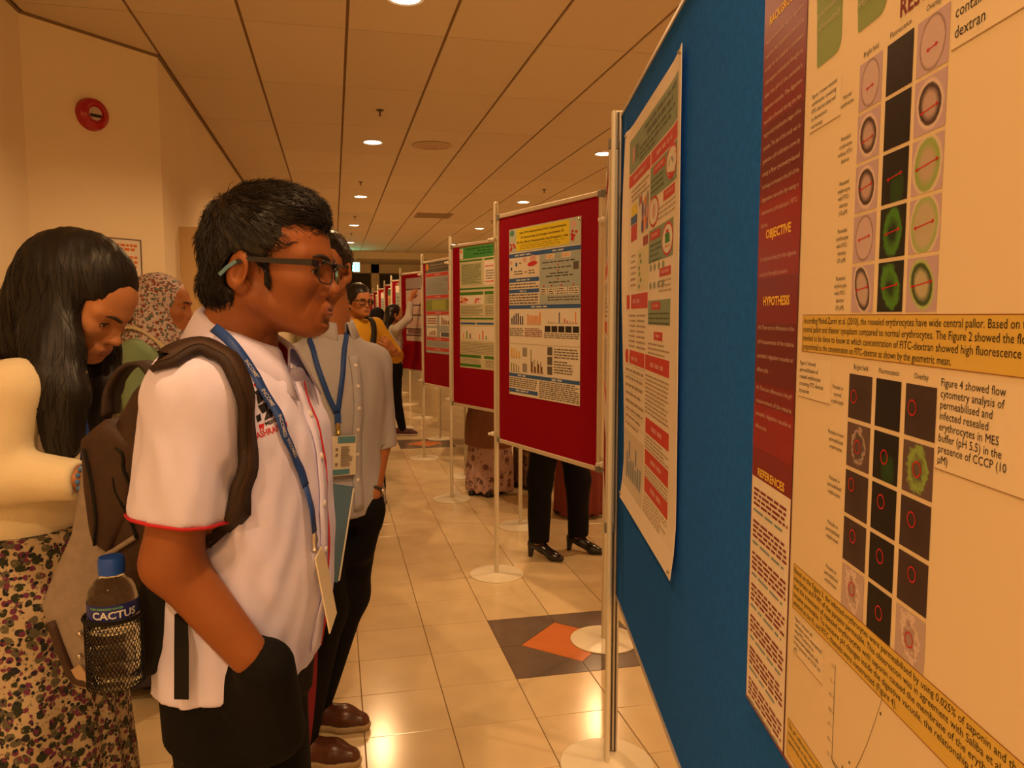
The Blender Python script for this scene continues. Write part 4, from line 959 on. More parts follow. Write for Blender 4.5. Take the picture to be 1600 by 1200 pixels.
        Fq = np.concatenate(Fs); return V, Fq[(Fq >= 0).all(1)]
    def build(s, name, m, parent, mi=None, xf=None):
        V, Fq = s.net()
        if xf is not None: V = V@np.array(xf[0]).T+np.array(xf[1])
        mm = None if mi is None else mi(V[Fq].mean(1))
        return mesh_np(name, V, Fq, m, parent, True, mm)
def box_of(P, m): P = np.array(P, float); return P.min(0)-m, P.max(0)+m
def folds(seed, amp, f=18., n=5, ani=(1, 1, .5)):
    r = np.random.default_rng(seed); K = r.normal(size=(n, 3))*np.array(ani)*f; ph = r.uniform(0, 6.28, n); w_ = r.uniform(.5, 1, n); w_ /= w_.sum()
    def g(X, Y, Z):
        v = 0
        for k_, p_, a_ in zip(K, ph, w_): v = v+a_*np.sin(k_[0]*X+k_[1]*Y+k_[2]*Z+p_+.8*np.sin(.6*k_[1]*X-.5*k_[2]*Y+.4*k_[0]*Z))
        return amp*v
    return g
def rotz(a): c, s_ = math.cos(a), math.sin(a); return np.array(((c, -s_, 0), (s_, c, 0), (0, 0, 1)))
def rot_head(yaw, pitch=0, roll=0):
    cp, sp = math.cos(pitch), math.sin(pitch); cr, sr = math.cos(roll), math.sin(roll)
    return rotz(yaw)@np.array(((cp, 0, sp), (0, 1, 0), (-sp, 0, cp)))@np.array(((1, 0, 0), (0, cr, -sr), (0, sr, cr)))   # +pitch looks down

# ------------------------------------------------------------------ heads (local: x forward, y left, z up, origin between the ear canals)
def head_sdf(h, female=False, mouth=0., ears=True, neck=True, narrow=1.):
    S = Sdf((-.13, -.105, -.19 if neck else -.12), (.150, .105, .165), h)
    S.ell((.006, 0, .050), (.097, .074*narrow, .088)); S.ell((.054, 0, .046), (.058, .060*narrow, .058), k=.03)
    S.ell((.054, 0, -.012), (.056, .056*narrow, .068), k=.03)
    S.ell((.062, 0, -.056), (.046, .042*narrow, .030), k=.03)
    S.ell((.096, 0, -.074), (.019, .021, .015), k=.03)
    for y in (-1, 1):
        S.cap((.012, y*.056*narrow, -.038), (.085, y*.018, -.074), .013, .012, k=.03)
        S.ell((.074, y*.045*narrow, -.010), (.026, .018, .022), k=.025)
        S.cap((.107, y*.010, .032), (.086, y*.048, .032), .0085, .008, k=.018)
        S.ell((.117, y*.030, .011), (.020, .018, .0115), k=.012, op='-')
        S.ell((.090, y*.032, .010), (.0150, .0160, .0130), k=.004)
        S.ell((.1055, y*.032, .0085), (.012, .0135, .0042), k=.002, op='-')
    S.ell((.103, 0, -.049), (.0125, .026, .017), k=.02)
    S.cap((.108, 0, .022), (.120, 0, -.016), .0072, .0100, k=.010); S.ell((.1235, 0, -.0195), (.0120, .0112, .0095), k=.008)
    for y in (-1, 1):
        S.ell((.111, y*.0125, -.0235), (.0095, .0085, .0078), k=.006); S.ell((.116, y*.007, -.0315), (.005, .0034, .003), k=.003, op='-')
    S.ell((.1120, 0, -.0468), (.0100, .0225, .0056), k=.006); S.ell((.1110, 0, -.0578), (.0100, .0195, .0068), k=.006)
    S.ell((.1255, 0, -.0522), (.0085, .020, .0009+mouth), k=.003, op='-')
    S.ell((.1165, 0, -.0685), (.0065, .016, .0032), k=.012, op='-')
    if ears:
        for y in (-1, 1):
            c, s_ = math.cos(.22), math.sin(.22); R = np.array(((c, 0, s_), (0, 1, 0), (-s_, 0, c)))@rotz(y*.35)
            S.ell((-.006, y*.078*narrow, .006), (.019, .0080, .031), R, k=.006); S.ell((-.001, y*.071*narrow, -.02), (.010, .008, .012), k=.008)
            S.ell((-.003, y*.0875*narrow, .002), (.0100, .009, .017), R, k=.005, op='-'); S.ell((-.010, y*.0885*narrow, .018), (.010, .006, .0095), R, k=.004, op='-')
    if neck: S.cap((-.022, 0, -.02), (-.048, 0, -.185), .053 if not female else .046, .060 if not female else .050, k=.03)
    return S
def lips_index(Vc):
    x, y, z = Vc[:, 0], Vc[:, 1], Vc[:, 2]
    up = (x > .106)&(np.abs(y) < .0215)&(z < -.0425-.004*(np.abs(y)/.02)**2)&(z > -.0530); lo = (x > .1055)&(np.abs(y) < .019)&(z <= -.0515)&(z > -.0645+.005*(np.abs(y)/.02)**2)
    return (up|lo).astype(int)
EYEW = mat('eye_white', (.62, .58, .52), .25); IRIS = mat('iris_dark', (.012, .007, .004), .15); LIPS = mat('lips', (.30, .105, .07), .45, spec=.4)
def head_extras(root, R, t, brow=True, browm=None, SH=None):
    """eyes and eyebrows as parts of the person"""
    for y in (-.032, .032):
        mb = MB(); n = 14
        mb.lathe([(.0001, -.0118), (.0085, -.0085), (.0118, 0), (.0085, .0085), (.0055, .0106)], ax='x', n=n, cap=False); mb.lathe([(.0055, .0106), (.003, .0117), (.0001, .0119)], ax='x', n=n, m=1, cap=False)
        V = np.array(mb.V)+np.array((.0905, y, .0095)); mb.V = [tuple(v) for v in V@R.T+t]; mb.build('eye', [EYEW, IRIS], root, 'all')
        lid = np.array([(.104-.5*abs(b)**1.35*1.2, y+b, .0085+.0052*(1-(b/.0145)**2)) for b in np.linspace(-.0145, .0145, 9)])
        if SH is not None: lid, _ = SH.snap(lid, .0004, 5)
        MB().tube([R@p+t for p in lid], [.0005, .0011, .0013, .0013, .0013, .0013, .0013, .0012, .0006], 5).build('eyelash', browm, root, 'all')
        if brow:
            P = np.array([(.116-.8*a**1.4, math.copysign(.011+a, y), .0285+.0055*math.sin(a/.038*2.5)) for a in np.linspace(0, .040, 8)])
            if SH is not None: P, _ = SH.snap(P, .0006, 6)
            mb = MB(); mb.tube([R@p+t for p in P], [.0022, .0034, .0038, .0038, .0035, .0030, .0022, .001], 6); mb.build('eyebrow', browm, root, 'all')

def strands(Sh, n, L, seed, flow, r0=.0011, lift=.004, segs=4, region=None):
    """tapered hair tubes grown from the hair surface along a flow field"""
    V, Fq = Sh.net(); r = np.random.default_rng(seed); A = V[Fq]; c = A.mean(1)
    if region is not None: c = c[region(c)]
    pts = c[r.integers(0, len(c), n)]+r.normal(size=(n, 3))*.002; pts, N = Sh.snap(pts, 0)
    P = [pts-N*.002]; cur = pts; ln = L*r.uniform(.6, 1.25, n); jit = r.normal(size=(n, 3))*.28
    for k in range(segs):
        d = flow(cur)+jit*.6; d -= N*(d*N).sum(1, keepdims=True)*.8; d /= np.linalg.norm(d, axis=1, keepdims=True)+1e-9
        cur = cur+d*(ln/segs)[:, None]; s_, N = Sh.snap(cur, 0, 2); cur = s_+N*(lift*(k+1)/segs*r.uniform(.2, 1.4, n))[:, None]; P.append(cur.copy())
    P = np.stack(P, 1); k = segs+1; T = np.gradient(P, axis=1); T /= np.linalg.norm(T, axis=2, keepdims=True)+1e-9
    X = np.cross(T, np.repeat(N[:, None], k, 1)); X /= np.linalg.norm(X, axis=2, keepdims=True)+1e-9; Yv = np.cross(T, X)
    R = (r0*np.array([1, 1, .85, .6, .15])[:k])[None, :, None]
    ring = [P+R*(X*math.cos(a)+Yv*math.sin(a)) for a in (0, 2.094, 4.189)]
    W_ = np.stack(ring, 2).reshape(-1, 3); F = []
    base = (np.arange(n)*k*3)[:, None]
    for i in range(k-1):
        for j in range(3):
            jj = (j+1) % 3; F.append(base+np.array([[i*3+j, i*3+jj, (i+1)*3+jj, (i+1)*3+j]]))
    return W_, np.concatenate(F)
HAIR = mat('black_hair', (.010, .007, .0055), .38, spec=.45); BROWH = mat('brow_hair', (.030, .018, .012), .8)

def hand_sdf(wrist, dirv, palm_n, side, curl=.5, size=1., h=.0035, spread=.12, thumb_in=0.):
    """side=+1 left, -1 right; palm_n points out of the palm; returns a fine Sdf in the same space"""
    d = np.array(dirv, float); d /= np.linalg.norm(d); n = np.array(palm_n, float); n -= d*(n@d); n /= np.linalg.norm(n)
    s_ = np.cross(d, n)*side                         # toward the thumb
    wrist = np.array(wrist, float); S = Sdf(wrist-.22*size, wrist+.22*size, h)
    S.cap(wrist-d*.05*size, wrist+d*.02*size, .027*size, .026*size, flat=(n, .75)); S.cap(wrist+d*.02*size, wrist+d*.075*size, .030*size, .034*size, k=.015, flat=(n, .42))
    for i, (o, L, r) in enumerate(((.030, .070, .0088), (.010, .079, .0092), (-.010, .073, .0088), (-.029, .057, .0078))):
        b = wrist+d*(.083-.006*abs(i-1))*size+s_*o*size; a = 0.; P = [b-d*.02*size, b]; R = [r*size, r*size]; dd = d+s_*(o*spread/.03)
        for seg, cu in zip((.45, .32, .25), (.5, .8, .7)):
            a += cu*curl*1.4; v = dd*math.cos(a)+n*math.sin(a); P.append(P[-1]+v/np.linalg.norm(v)*L*seg*size); R.append(R[-1]*.93)
        S.chain(P, R, k=.004)
    b = wrist+d*.022*size+s_*.020*size; v1 = d*.65+s_*(.75-thumb_in)+n*(.35+thumb_in*.4); v1 /= np.linalg.norm(v1); v2 = d*.9+s_*.25+n*.3; v2 /= np.linalg.norm(v2)
    S.chain([b, b+v1*.045*size, b+v1*.045*size+v2*.032*size, b+v1*.045*size+v2*.055*size], [.014*size, .0115*size, .0105*size, .0085*size], k=.008)
    return S

# ------------------------------------------------------------------ a standing figure facing local +x
def skin_of(name, col): return mat('skin_'+name, col, .5, spec=.4, var=.12, vs=14, bump=.12, bs=700)
def joints(H, **kw):
    k = H/1.68
    J = dict(head=(.03, 0, 1.545), neck=(-.01, 0, 1.42), sl=(-.01, .185, 1.375), sr=(-.01, -.185, 1.375), el=(-.03, .235, 1.10), er=(-.03, -.235, 1.10), wl=(.03, .235, .86), wr=(.03, -.235, .86),
             hl=(0, .09, .88), hr=(0, -.09, .88), kl=(.01, .095, .47), kr=(.01, -.095, .47), al=(-.02, .10, .075), ar=(-.02, -.10, .075))
    J = {a: np.array(b)*k for a, b in J.items()}
    for a, b in kw.items(): J[a] = np.array(b, float)
    return J
def torso_rows(H, off=0., lean=0., belly=0., female=False, z0=.80):
    k = H/1.68; R = [(.80, 0, 0, .160, .110), (.88, 0, 0, .168, .118), (.98, .0, 0, .150, .110), (1.08, .005, 0, .145, .108+belly), (1.20, .008, 0, .160, .118), (1.30, .004, 0, .172, .112), (1.37, -.004, 0, .160, .090), (1.43, -.012, 0, .075, .062)]
    if female: R = [(z, x, y, w_*.90 if z > .9 else w_*.97, d*.92) for z, x, y, w_, d in R]
    return [(z*k, x*k+lean*(z-.9), y, w_*k+off, d*k+off) for z, x, y, w_, d in R if z >= z0-.001]
def rotate_rows(rows, a, c=(0, 0)): return [(z, c[0]+x*math.cos(a)-y*math.sin(a), c[1]+x*math.sin(a)+y*math.cos(a), w_, d) for z, x, y, w_, d in rows]
def shoe(root, ankle, yaw, m, L=.27, kind='sneaker', sole=None):
    """heel below the ankle, toe along yaw"""
    c, s_ = math.cos(yaw), math.sin(yaw); F = np.array((c, s_, 0)); N = np.array((-s_, c, 0)); a = np.array((ankle[0], ankle[1], 0)); z0 = .0
    S = Sdf(a-.25, a+.30+np.array((0, 0, 0)), .006 if kind != 'heel' else .005)
    k = L/.27
    Q = lambda f, n, z: a+F*f*k+N*n+np.array((0, 0, z))
    if kind == 'heel':
        S.chain([Q(-.05, 0, .085), Q(.02, 0, .07), Q(.10, 0, .03), Q(.155, 0, .022)], [.028, .032, .030, .020], k=.02)
        S.cap(Q(-.055, 0, .07), Q(-.062, 0, .004), .022, .014, k=.01); S.ell(Q(.02, 0, .115), (.07, .024, .032), rotz(yaw), k=.01, op='-')
        S.plane(Q(0, 0, 0), (0, 0, -1)); 
    elif kind == 'flat':
        S.chain([Q(-.055, 0, .030), Q(.03, 0, .030), Q(.12, 0, .024), Q(.165, 0, .018)], [.034, .036, .040, .026], k=.02); S.ell(Q(-.005, 0, .07), (.075, .026, .03), rotz(yaw), k=.008, op='-'); S.plane(Q(0, 0, .002), (0, 0, -1))
    else:
        S.chain([Q(-.055, 0, .045), Q(.02, 0, .048), Q(.11, 0, .036), Q(.165, 0, .030)], [.040, .042, .044, .030], k=.02); S.cap(Q(-.03, 0, .06), Q(-.01, 0, .10), .042, .045, k=.02); S.plane(Q(0, 0, .022), (0, 0, -1)); S.ell(Q(-.015, 0, .125), (.045, .035, .035), rotz(yaw), k=.006, op='-')
    o = S.build('shoe', m, root)
    if kind in ('sneaker', 'derby'):
        T = Sdf(a-.25, a+.30, .006); T.chain([Q(-.055, 0, .02), Q(.02, 0, .02), Q(.11, 0, .02), Q(.168, 0, .02)], [.043, .042, .047, .032], k=.02); T.plane(Q(0, 0, .026), (0, 0, 1)); T.plane(Q(0, 0, .001), (0, 0, -1)); T.build('sole', sole, o)
        for i in range(4):
            f = .035+.022*i; z = .098-.0125*i; mb = MB(); mb.tube([Q(f, -.020, z-.008), Q(f, 0, z), Q(f+.008, .020, z-.008)], .0028, 6); mb.build('lace', mat('lace_dark', (.03, .015, .01), .8), o, 'all')
    return o

def cat_mesh(parts):
    V = []; F = []; I = []; n = 0
    for v, f, i in parts:
        V.append(v); F.append(f+n); I.append(np.zeros(len(f), int) if i is None else i); n += len(v)
    return np.concatenate(V), np.concatenate(F), np.concatenate(I)
def head_part(R, t, h, sc=1., **kw):
    S = head_sdf(h, **kw); V, F = S.net(); mi = lips_index(V[F].mean(1)); return ((V*sc)@R.T+t, F, mi), S
def limbs(S, J, k, arm=(.047, .041, .030), leg=(.085, .056, .040), fem=False):
    s_ = .86 if fem else 1
    for a in 'lr':
        S.cap(J['neck']+np.array((0, 0, -.07)), J['s'+a], .042*k*s_, .044*k*s_, k=.03); S.chain([J['s'+a], J['e'+a], J['w'+a]], [r*k*s_ for r in arm], k=.02)
        S.chain([J['h'+a], J['k'+a], J['a'+a]], [r*k for r in leg], k=.03)
def figure(root, J, H, yaw, R, t, skin, top, bottom, hair=None, hres=.005, bres=.013, cres=.010, female=False, sleeve=.95, hem=.80, skirt=None, hands=None,
           shoes=None, rows=None, fold=.004, narrow=1., lean=0., mouth=0., hs=1., toff=.016, ears=True, tunic=None, slv_r=(.064, .056, .046), pant=(.086, .070, .058), foldseed=3, lower=None):
    """the body as one skin mesh plus clothing parts"""
    k = H/1.68; fw = (math.cos(yaw), math.sin(yaw)); rows = rows or rotate_rows(torso_rows(H, 0, lean, female=female), yaw)
    pts = list(J.values())
    S = Sdf(*box_of(pts, .16), bres); S.stack([(z, x, y, w_-.006, d-.006) for z, x, y, w_, d in rows], fw, k=.02); limbs(S, J, k, leg=(pant[0]*.82, pant[1]*.80, pant[2]*.72), fem=female)
    S.cap(J['neck']+np.array((0, 0, -.03)), t+R@np.array((-.02, 0, -.03)), .054*k if not female else .045, .050*k if not female else .042, k=.03)
    V, F = S.net(); hp, SH = head_part(R, t, hres, hs, female=female, mouth=mouth, ears=ears, narrow=narrow); parts = [(V, F, None), hp]
    for hd in hands or []:
        v, f = hd.net(); parts.append((v, f, None))
    V, F, I = cat_mesh(parts); body = mesh_np('body', V, F, [skin, LIPS], root, True, I)
    head_extras(root, R*hs, t, browm=BROWH, SH=SH)
    T = Sdf(*box_of([p for a, p in J.items() if a[0] in 'sewhn']+[(0, 0, hem)], .14), cres)
    T.stack([(z, x, y, w_+toff, d+toff) for z, x, y, w_, d in rows if z > hem-.12], fw, k=.02, ex=2.2)
    fs = .9 if female else 1
    for a in 'lr':
        T.cap(J['neck']+np.array((0, 0, -.085)), J['s'+a], .046*k*fs, .060*k*fs, k=.04)
        if sleeve <= .5: T.cap(J['s'+a], J['s'+a]+(J['e'+a]-J['s'+a])*sleeve*2, slv_r[0]*k*fs, slv_r[1]*1.05*k*fs, k=.03)
        else: T.chain([J['s'+a], J['e'+a], J['e'+a]+(J['w'+a]-J['e'+a])*(sleeve*2-1)], [r*k*fs for r in slv_r], k=.025)
    T.warp(folds(foldseed, fold, 42, 6, (1, 1, .28))); T.warp(folds(foldseed+9, fold*.35, 85, 6, (1, 1, .5)))
    T.plane((0, 0, hem), (0, 0, -1))
    for a in 'lr':                                   # open cuffs
        e0, e1 = (J['s'+a], J['e'+a]) if sleeve <= .5 else (J['e'+a], J['w'+a]); f = sleeve*2 if sleeve <= .5 else sleeve*2-1
        d = (e1-e0)/np.linalg.norm(e1-e0); c = e0+(e1-e0)*f; r = (slv_r[1]*1.05 if sleeve <= .5 else slv_r[1]+(slv_r[2]-slv_r[1])*f)*k*fs
        T.cut(c+d*.012, d, r+.012); T.cap(c-d*.012, c+d*.05, r-.020, r-.013, k=.002, op='-')
    if 'neckcut' not in (tunic or {}): T.cap(J['neck']+np.array((0, 0, .0)), J['neck']+np.array((0, 0, .12)), .056, .07, k=.006, op='-')
    tops = T.build('shirt' if not tunic else tunic.get('name', 'tunic'), top, root)
    if skirt:
        Sk = Sdf((-.40, -.40, -.01), (.40, .40, hem+.25), cres); z1 = hem+.12; w0, d0, w1, d1, zb = skirt
        Sk.stack([(zb, 0, 0, w1, d1), (zb+(z1-zb)*.5, 0, 0, (w0+w1)*.5+.01, (d0+d1)*.5+.01), (z1-.06, 0, 0, w0, d0), (z1, 0, 0, w0*.97, d0*.97)], fw, ex=2, k=.01)
        def pleat(X, Y, Z): th = np.arctan2(Y, X); return .010*np.sin(11*th+3*np.sin(2*th))*np.clip((z1-Z)/(z1-zb), 0, 1)
        Sk.warp(pleat); Sk.build('skirt', bottom, root)
    else:
        B_ = Sdf(*box_of([J[a] for a in ('hl', 'hr', 'kl', 'kr', 'al', 'ar')]+[(0, 0, hem+.14)], .17), cres)
        B_.stack([(z, x, y, w_+.004, d+.004) for z, x, y, w_, d in rows if z < hem+.13], fw, k=.02)
        for a in 'lr': B_.chain([J['h'+a], J['k'+a], J['a'+a]], [r*k for r in pant], k=.04)
        B_.warp(folds(foldseed+4, .004, 25)); B_.plane((0, 0, J['al'][2]-.02), (0, 0, -1))
        if lower: lower(B_)
        B_.build('trousers', bottom, root)
    for sp in shoes or []: shoe(root, *sp[0], **sp[1])
    if hair: hair(root, R, t)
    return body, T
# ---- hair styles (head-local fields moved into the root's space)
def put_local(S, name, m, root, R, t, sc=1.): V, F = S.net(); return mesh_np(name, (V*sc)@R.T+t, F, m, root, True)
def short_hair(root, R, t, h=.004, n=900, seed=1, vol=0., fringe=.02, sc=1., lobes=True, spiky=.004, side=.012, flow=None, L=.035):
    S = Sdf((-.14, -.115, -.09), (.15, .115, .21), h)
    S.ell((.008, 0, .058), (.097+vol*.5, .080+side*.1, .090+vol)); S.ell((-.028, 0, .018), (.053, .076+side*.1, .080), k=.03)
    S.ell((.052, 0, .106), (.056, .058, .034+vol*.8), k=.03); S.ell((-.050, 0, -.030), (.036, .056, .033), k=.03)
    S.ell((.128, 0, -.010), (.070, .20, .088+.0-fringe*.3), k=.012, op='-')           # the face stays clear
    S.ell((.085, 0, -.02), (.060, .20, .080), k=.01, op='-')
    S.cap((-.004, -.14, .002), (-.004, .14, .002), .030, k=.008, op='-')               # round the ears
    S.ell((-.02, 0, -.12), (.11, .12, .055), k=.01, op='-')
    for y in (-1, 1): S.cap((.030, y*.066, .045), (.034, y*.063, -.016), .007, .003, k=.006)      # sideburns
    S.warp(folds(seed, .0035, 60, ani=(1, 1, 1))); S.warp(folds(seed+5, .0018, 160, ani=(1, 1, 1)))
    o = put_local(S, 'hair', HAIR, root, R, t, sc)
    if n:
        fl = flow or (lambda p: np.stack([p[:, 0]+.05, p[:, 1]*.8, -(p[:, 2]-.13)*.2-.02], 1)*1.0)
        V, F = strands(S, n, L, seed, fl, .0007, spiky+.002); mesh_np('hair_strands', (V*sc)@R.T+t, F, HAIR, root, True)['kind'] = 'stuff'
    return S
def long_hair(root, R, t, J, length, m=HAIR, sc=1., h=.008, back=True):
    S = Sdf(np.minimum(t, J['neck'])-np.array((.22, .2, length+.05)), t+np.array((.2, .2, .22)), h); W = lambda p: t+R@(np.array(p)*sc)
    S.ell(W((-.005, 0, .055)), np.array((.108, .084, .096))*sc, R); S.ell(W((-.045, 0, .0)), np.array((.066, .080, .10))*sc, R, k=.03)
    S.ell(W((.125, 0, -.015)), np.array((.072, .10, .092))*sc, R, k=.01, op='-'); S.ell(W((.08, 0, -.02)), np.array((.066, .063, .09))*sc, R, k=.01, op='-')
    if back:
        n = J['neck']; b = n+(t-n)*.0; bw = np.array((R[0, 0], R[1, 0], 0)); bw /= np.linalg.norm(bw)+1e-9
        A = W((-.06, 0, -.02)); B2 = n-bw*.085+np.array((0, 0, -.05)); C2 = n-bw*.135+np.array((0, 0, .05-length)); lf = np.array((-bw[1], bw[0], 0))
        S.chain([A, B2, C2], [.075*sc, .062, .030], k=.04, flat=(bw, .55)); 
        for y in (-1, 1): S.chain([A+lf*.05*y, B2+lf*.055*y, C2+lf*.05*y], [.04, .04, .02], k=.03)
    def gro(X, Y, Z): th = np.arctan2(Y-t[1], X-t[0]); return .0022*np.sin(46*th+2*np.sin(9*Z))+.0012*np.sin(110*th+1.5*np.sin(14*Z))
    S.warp(gro); S.build('hair', m, root); return S
def hijab(root, R, t, J, m, sc=1., h=.007, drape=.22):
    W = lambda p: t+R@(np.array(p)*sc); n = J['neck']
    S = Sdf(np.minimum(t, n)-np.array((.24, .24, drape+.05)), t+np.array((.22, .24, .2)), h)
    S.ell(W((-.006, 0, .052)), np.array((.110, .088, .098))*sc, R); S.ell(W((-.02, 0, -.02)), np.array((.10, .085, .105))*sc, R, k=.03); S.ell(W((.045, 0, -.085)), np.array((.062, .06, .040))*sc, R, k=.03)
    S.cap(W((-.02, 0, -.08)), n+np.array((0, 0, -.01)), .085, .105, k=.05)
    f = np.array((R[0, 0], R[1, 0], 0)); f /= np.linalg.norm(f)+1e-9
    S.stack([(n[2]-drape, n[0]+f[0]*.03, n[1]+f[1]*.03, .16, .125), (n[2]-.10, n[0]+f[0]*.01, n[1]+f[1]*.01, .19, .115), (n[2]+.01, n[0], n[1], .12, .09), (n[2]+.06, n[0], n[1], .08, .075)], (f[0], f[1]), k=.05)
    S.ell(W((.135, 0, -.010)), np.array((.075, .056, .080))*sc, R, k=.012, op='-')
    S.warp(folds(21, .006, 26)); S.build('headscarf', m, root); return S

# patterned cloths
def pattern_mat(name, base, cols, scale=40., rough=.85, thr=.5, warp=.3, extra=None):
    m = bpy.data.materials.new(name); m.use_nodes = True; nt = m.node_tree; N = nt.nodes.new; L = nt.links.new; b = nt.nodes['Principled BSDF']
    b.inputs['Roughness'].default_value = rough; b.inputs['Specular IOR Level'].default_value = .15
    tc = N('ShaderNodeTexCoord'); no = N('ShaderNodeTexNoise'); no.inputs['Scale'].default_value = scale*.6; L(tc.outputs['Object'], no.inputs['Vector'])
    mv = N('ShaderNodeVectorMath'); mv.operation = 'MULTIPLY_ADD'; mv.inputs[1].default_value = (warp/scale,)*3; L(no.outputs['Color'], mv.inputs[0]); L(tc.outputs['Object'], mv.inputs[2])
    prev = None
    for i, (c, sc, th) in enumerate(cols):
        v = N('ShaderNodeTexVoronoi'); v.inputs['Scale'].default_value = scale*sc; L(mv.outputs[0], v.inputs['Vector'])
        mp = N('ShaderNodeMapRange'); mp.inputs[1].default_value = th; mp.inputs[2].default_value = th-.06; L(v.outputs['Distance'], mp.inputs[0])
        sep = N('ShaderNodeSeparateColor'); L(v.outputs['Color'], sep.inputs[0]); gt_ = N('ShaderNodeMath'); gt_.operation = 'GREATER_THAN'; gt_.inputs[1].default_value = .35; L(sep.outputs[i % 3], gt_.inputs[0])
        mu = N('ShaderNodeMath'); mu.operation = 'MULTIPLY'; L(mp.outputs[0], mu.inputs[0]); L(gt_.outputs[0], mu.inputs[1])
        mx = N('ShaderNodeMix'); mx.data_type = 'RGBA'; mx.inputs[7].default_value = (*c, 1)
        if prev is None: mx.inputs[6].default_value = (*base, 1)
        else: L(prev, mx.inputs[6])
        L(mu.outputs[0], mx.inputs[0]); prev = mx.outputs[2]
    L(prev, b.inputs['Base Color']); return m
FLORAL = pattern_mat('floral_skirt', (.42, .33, .21), [((.030, .035, .020), 1.0, .52), ((.10, .09, .06), .8, .45), ((.13, .03, .07), 1.1, .42), ((.02, .02, .03), 1.6, .40), ((.20, .17, .10), 2.2, .3)], 58, warp=.8)
SCARF = pattern_mat('scarf_print', (.52, .42, .40), [((.25, .07, .05), 1.0, .45), ((.14, .16, .15), 1.2, .45), ((.60, .52, .46), 1.5, .35), ((.20, .08, .09), 1.7, .35), ((.08, .14, .11), .9, .32)], 60)
PACKP = pattern_mat('pack_print', (.62, .53, .38), [((.20, .15, .15), .7, .42), ((.34, .26, .18), 1.1, .4), ((.22, .22, .20), 1.3, .32)], 40)

# ================================================================== 1. the student in the white shirt
U1, V1 = -.435, 1.28
def root_at(u, v, label): x, y = uv2w(u, v); return thing('person', label, 'person', (x, y, 0), -YAW)
r1 = root_at(U1, V1, 'young man in white shirt with glasses and brown backpack, hand in pocket')
O1 = np.array((U1, V1, 0)); L1 = lambda px, py, v: q(px, py, v)-O1
y1 = -.15; f1 = np.array((math.cos(y1), math.sin(y1), 0)); l1 = np.array((-f1[1], f1[0], 0))
H1m = 1.66
t1 = L1(404, 431, 1.275); R1 = rot_head(-.02, .04, 0)
J1 = joints(H1m, head=t1, neck=L1(383, 540, 1.29), sr=L1(303, 618, 1.10), er=L1(268, 878, 1.085), wr=L1(388, 1022, 1.10),
            sl=np.array((-.045, .165, 1.325)), el=np.array((-.05, .215, 1.06)), wl=np.array((-.03, .20, .83)))
for a, sg in (('l', 1), ('r', -1)):
    for b, z in (('h', .87), ('k', .46), ('a', .075)): J1[b+a] = l1*sg*(.074 if b == 'h' else .088)+np.array((0, 0, z))+f1*(-.035 if b != 'k' else -.02)
SK1 = skin_of('brown', (.27, .085, .022))
WHT = mat('white_shirt_cloth', (.66, .63, .86), .85, spec=.15, bump=.15, bs=900)
rows1 = rotate_rows([(.78, -.036, 0, .150, .096), (.86, -.028, 0, .158, .102), (.96, -.014, 0, .152, .106), (1.06, -.006, 0, .150, .106), (1.18, -.006, 0, .156, .105), (1.26, -.008, 0, .160, .100), (1.315, -.004, 0, .140, .078), (1.36, .010, 0, .070, .050)], y1)
d_ = J1['wr']-J1['er']; d_ /= np.linalg.norm(d_)
hr = hand_sdf(J1['wr']+d_*.045, d_*.4+np.array((-.05, .50, -.75)), (-.1, 1, .1), -1, .15, .55)
hl = hand_sdf(J1['wl']+np.array((0, 0, -.02)), (.05, -.05, -1), (.2, -1, 0), 1, .75)
def pocket(S):
    w = J1['wr']; S.cap(w+d_*.030+np.array((.006, .006, 0)), w+np.array((.012, .075, -.16)), .042, .048, k=.05)
b1, T1 = figure(r1, J1, H1m, y1, R1, t1, SK1, WHT, M['black'], hres=.0026, bres=.009, cres=.0075, sleeve=.345, hem=.860, rows=rows1, hands=[hr, hl], fold=.0075, slv_r=(.068, .064, .05), toff=.018, pant=(.080, .068, .056), lower=pocket, narrow=.97,
    shoes=[((J1['ar'], y1, mat('black_shoe', (.012, .010, .009), .35)), dict(kind='derby', sole=mat('black_sole', (.02, .018, .016), .6))), ((J1['al'], y1, mat('black_shoe', (.012, .010, .009), .35)), dict(kind='derby', sole=mat('black_sole', (.02, .018, .016), .6)))])
def crown_flow(p):
    x, y, z = p[:, 0], p[:, 1], p[:, 2]; dx, dy = x+.045, y
    d = np.stack([dx+.02*np.clip(z-.09, 0, 1)*10, dy*.6, -np.clip(.10-z, -.02, .2)*.9-.012+.02*(z > .13)*(x > .02)], 1)
    return d/(np.linalg.norm(d, axis=1, keepdims=True)+1e-6)
short_hair(r1, R1, t1, .0035, 4200, 4, vol=.0, spiky=.006, flow=crown_flow, L=.042, side=-.02)
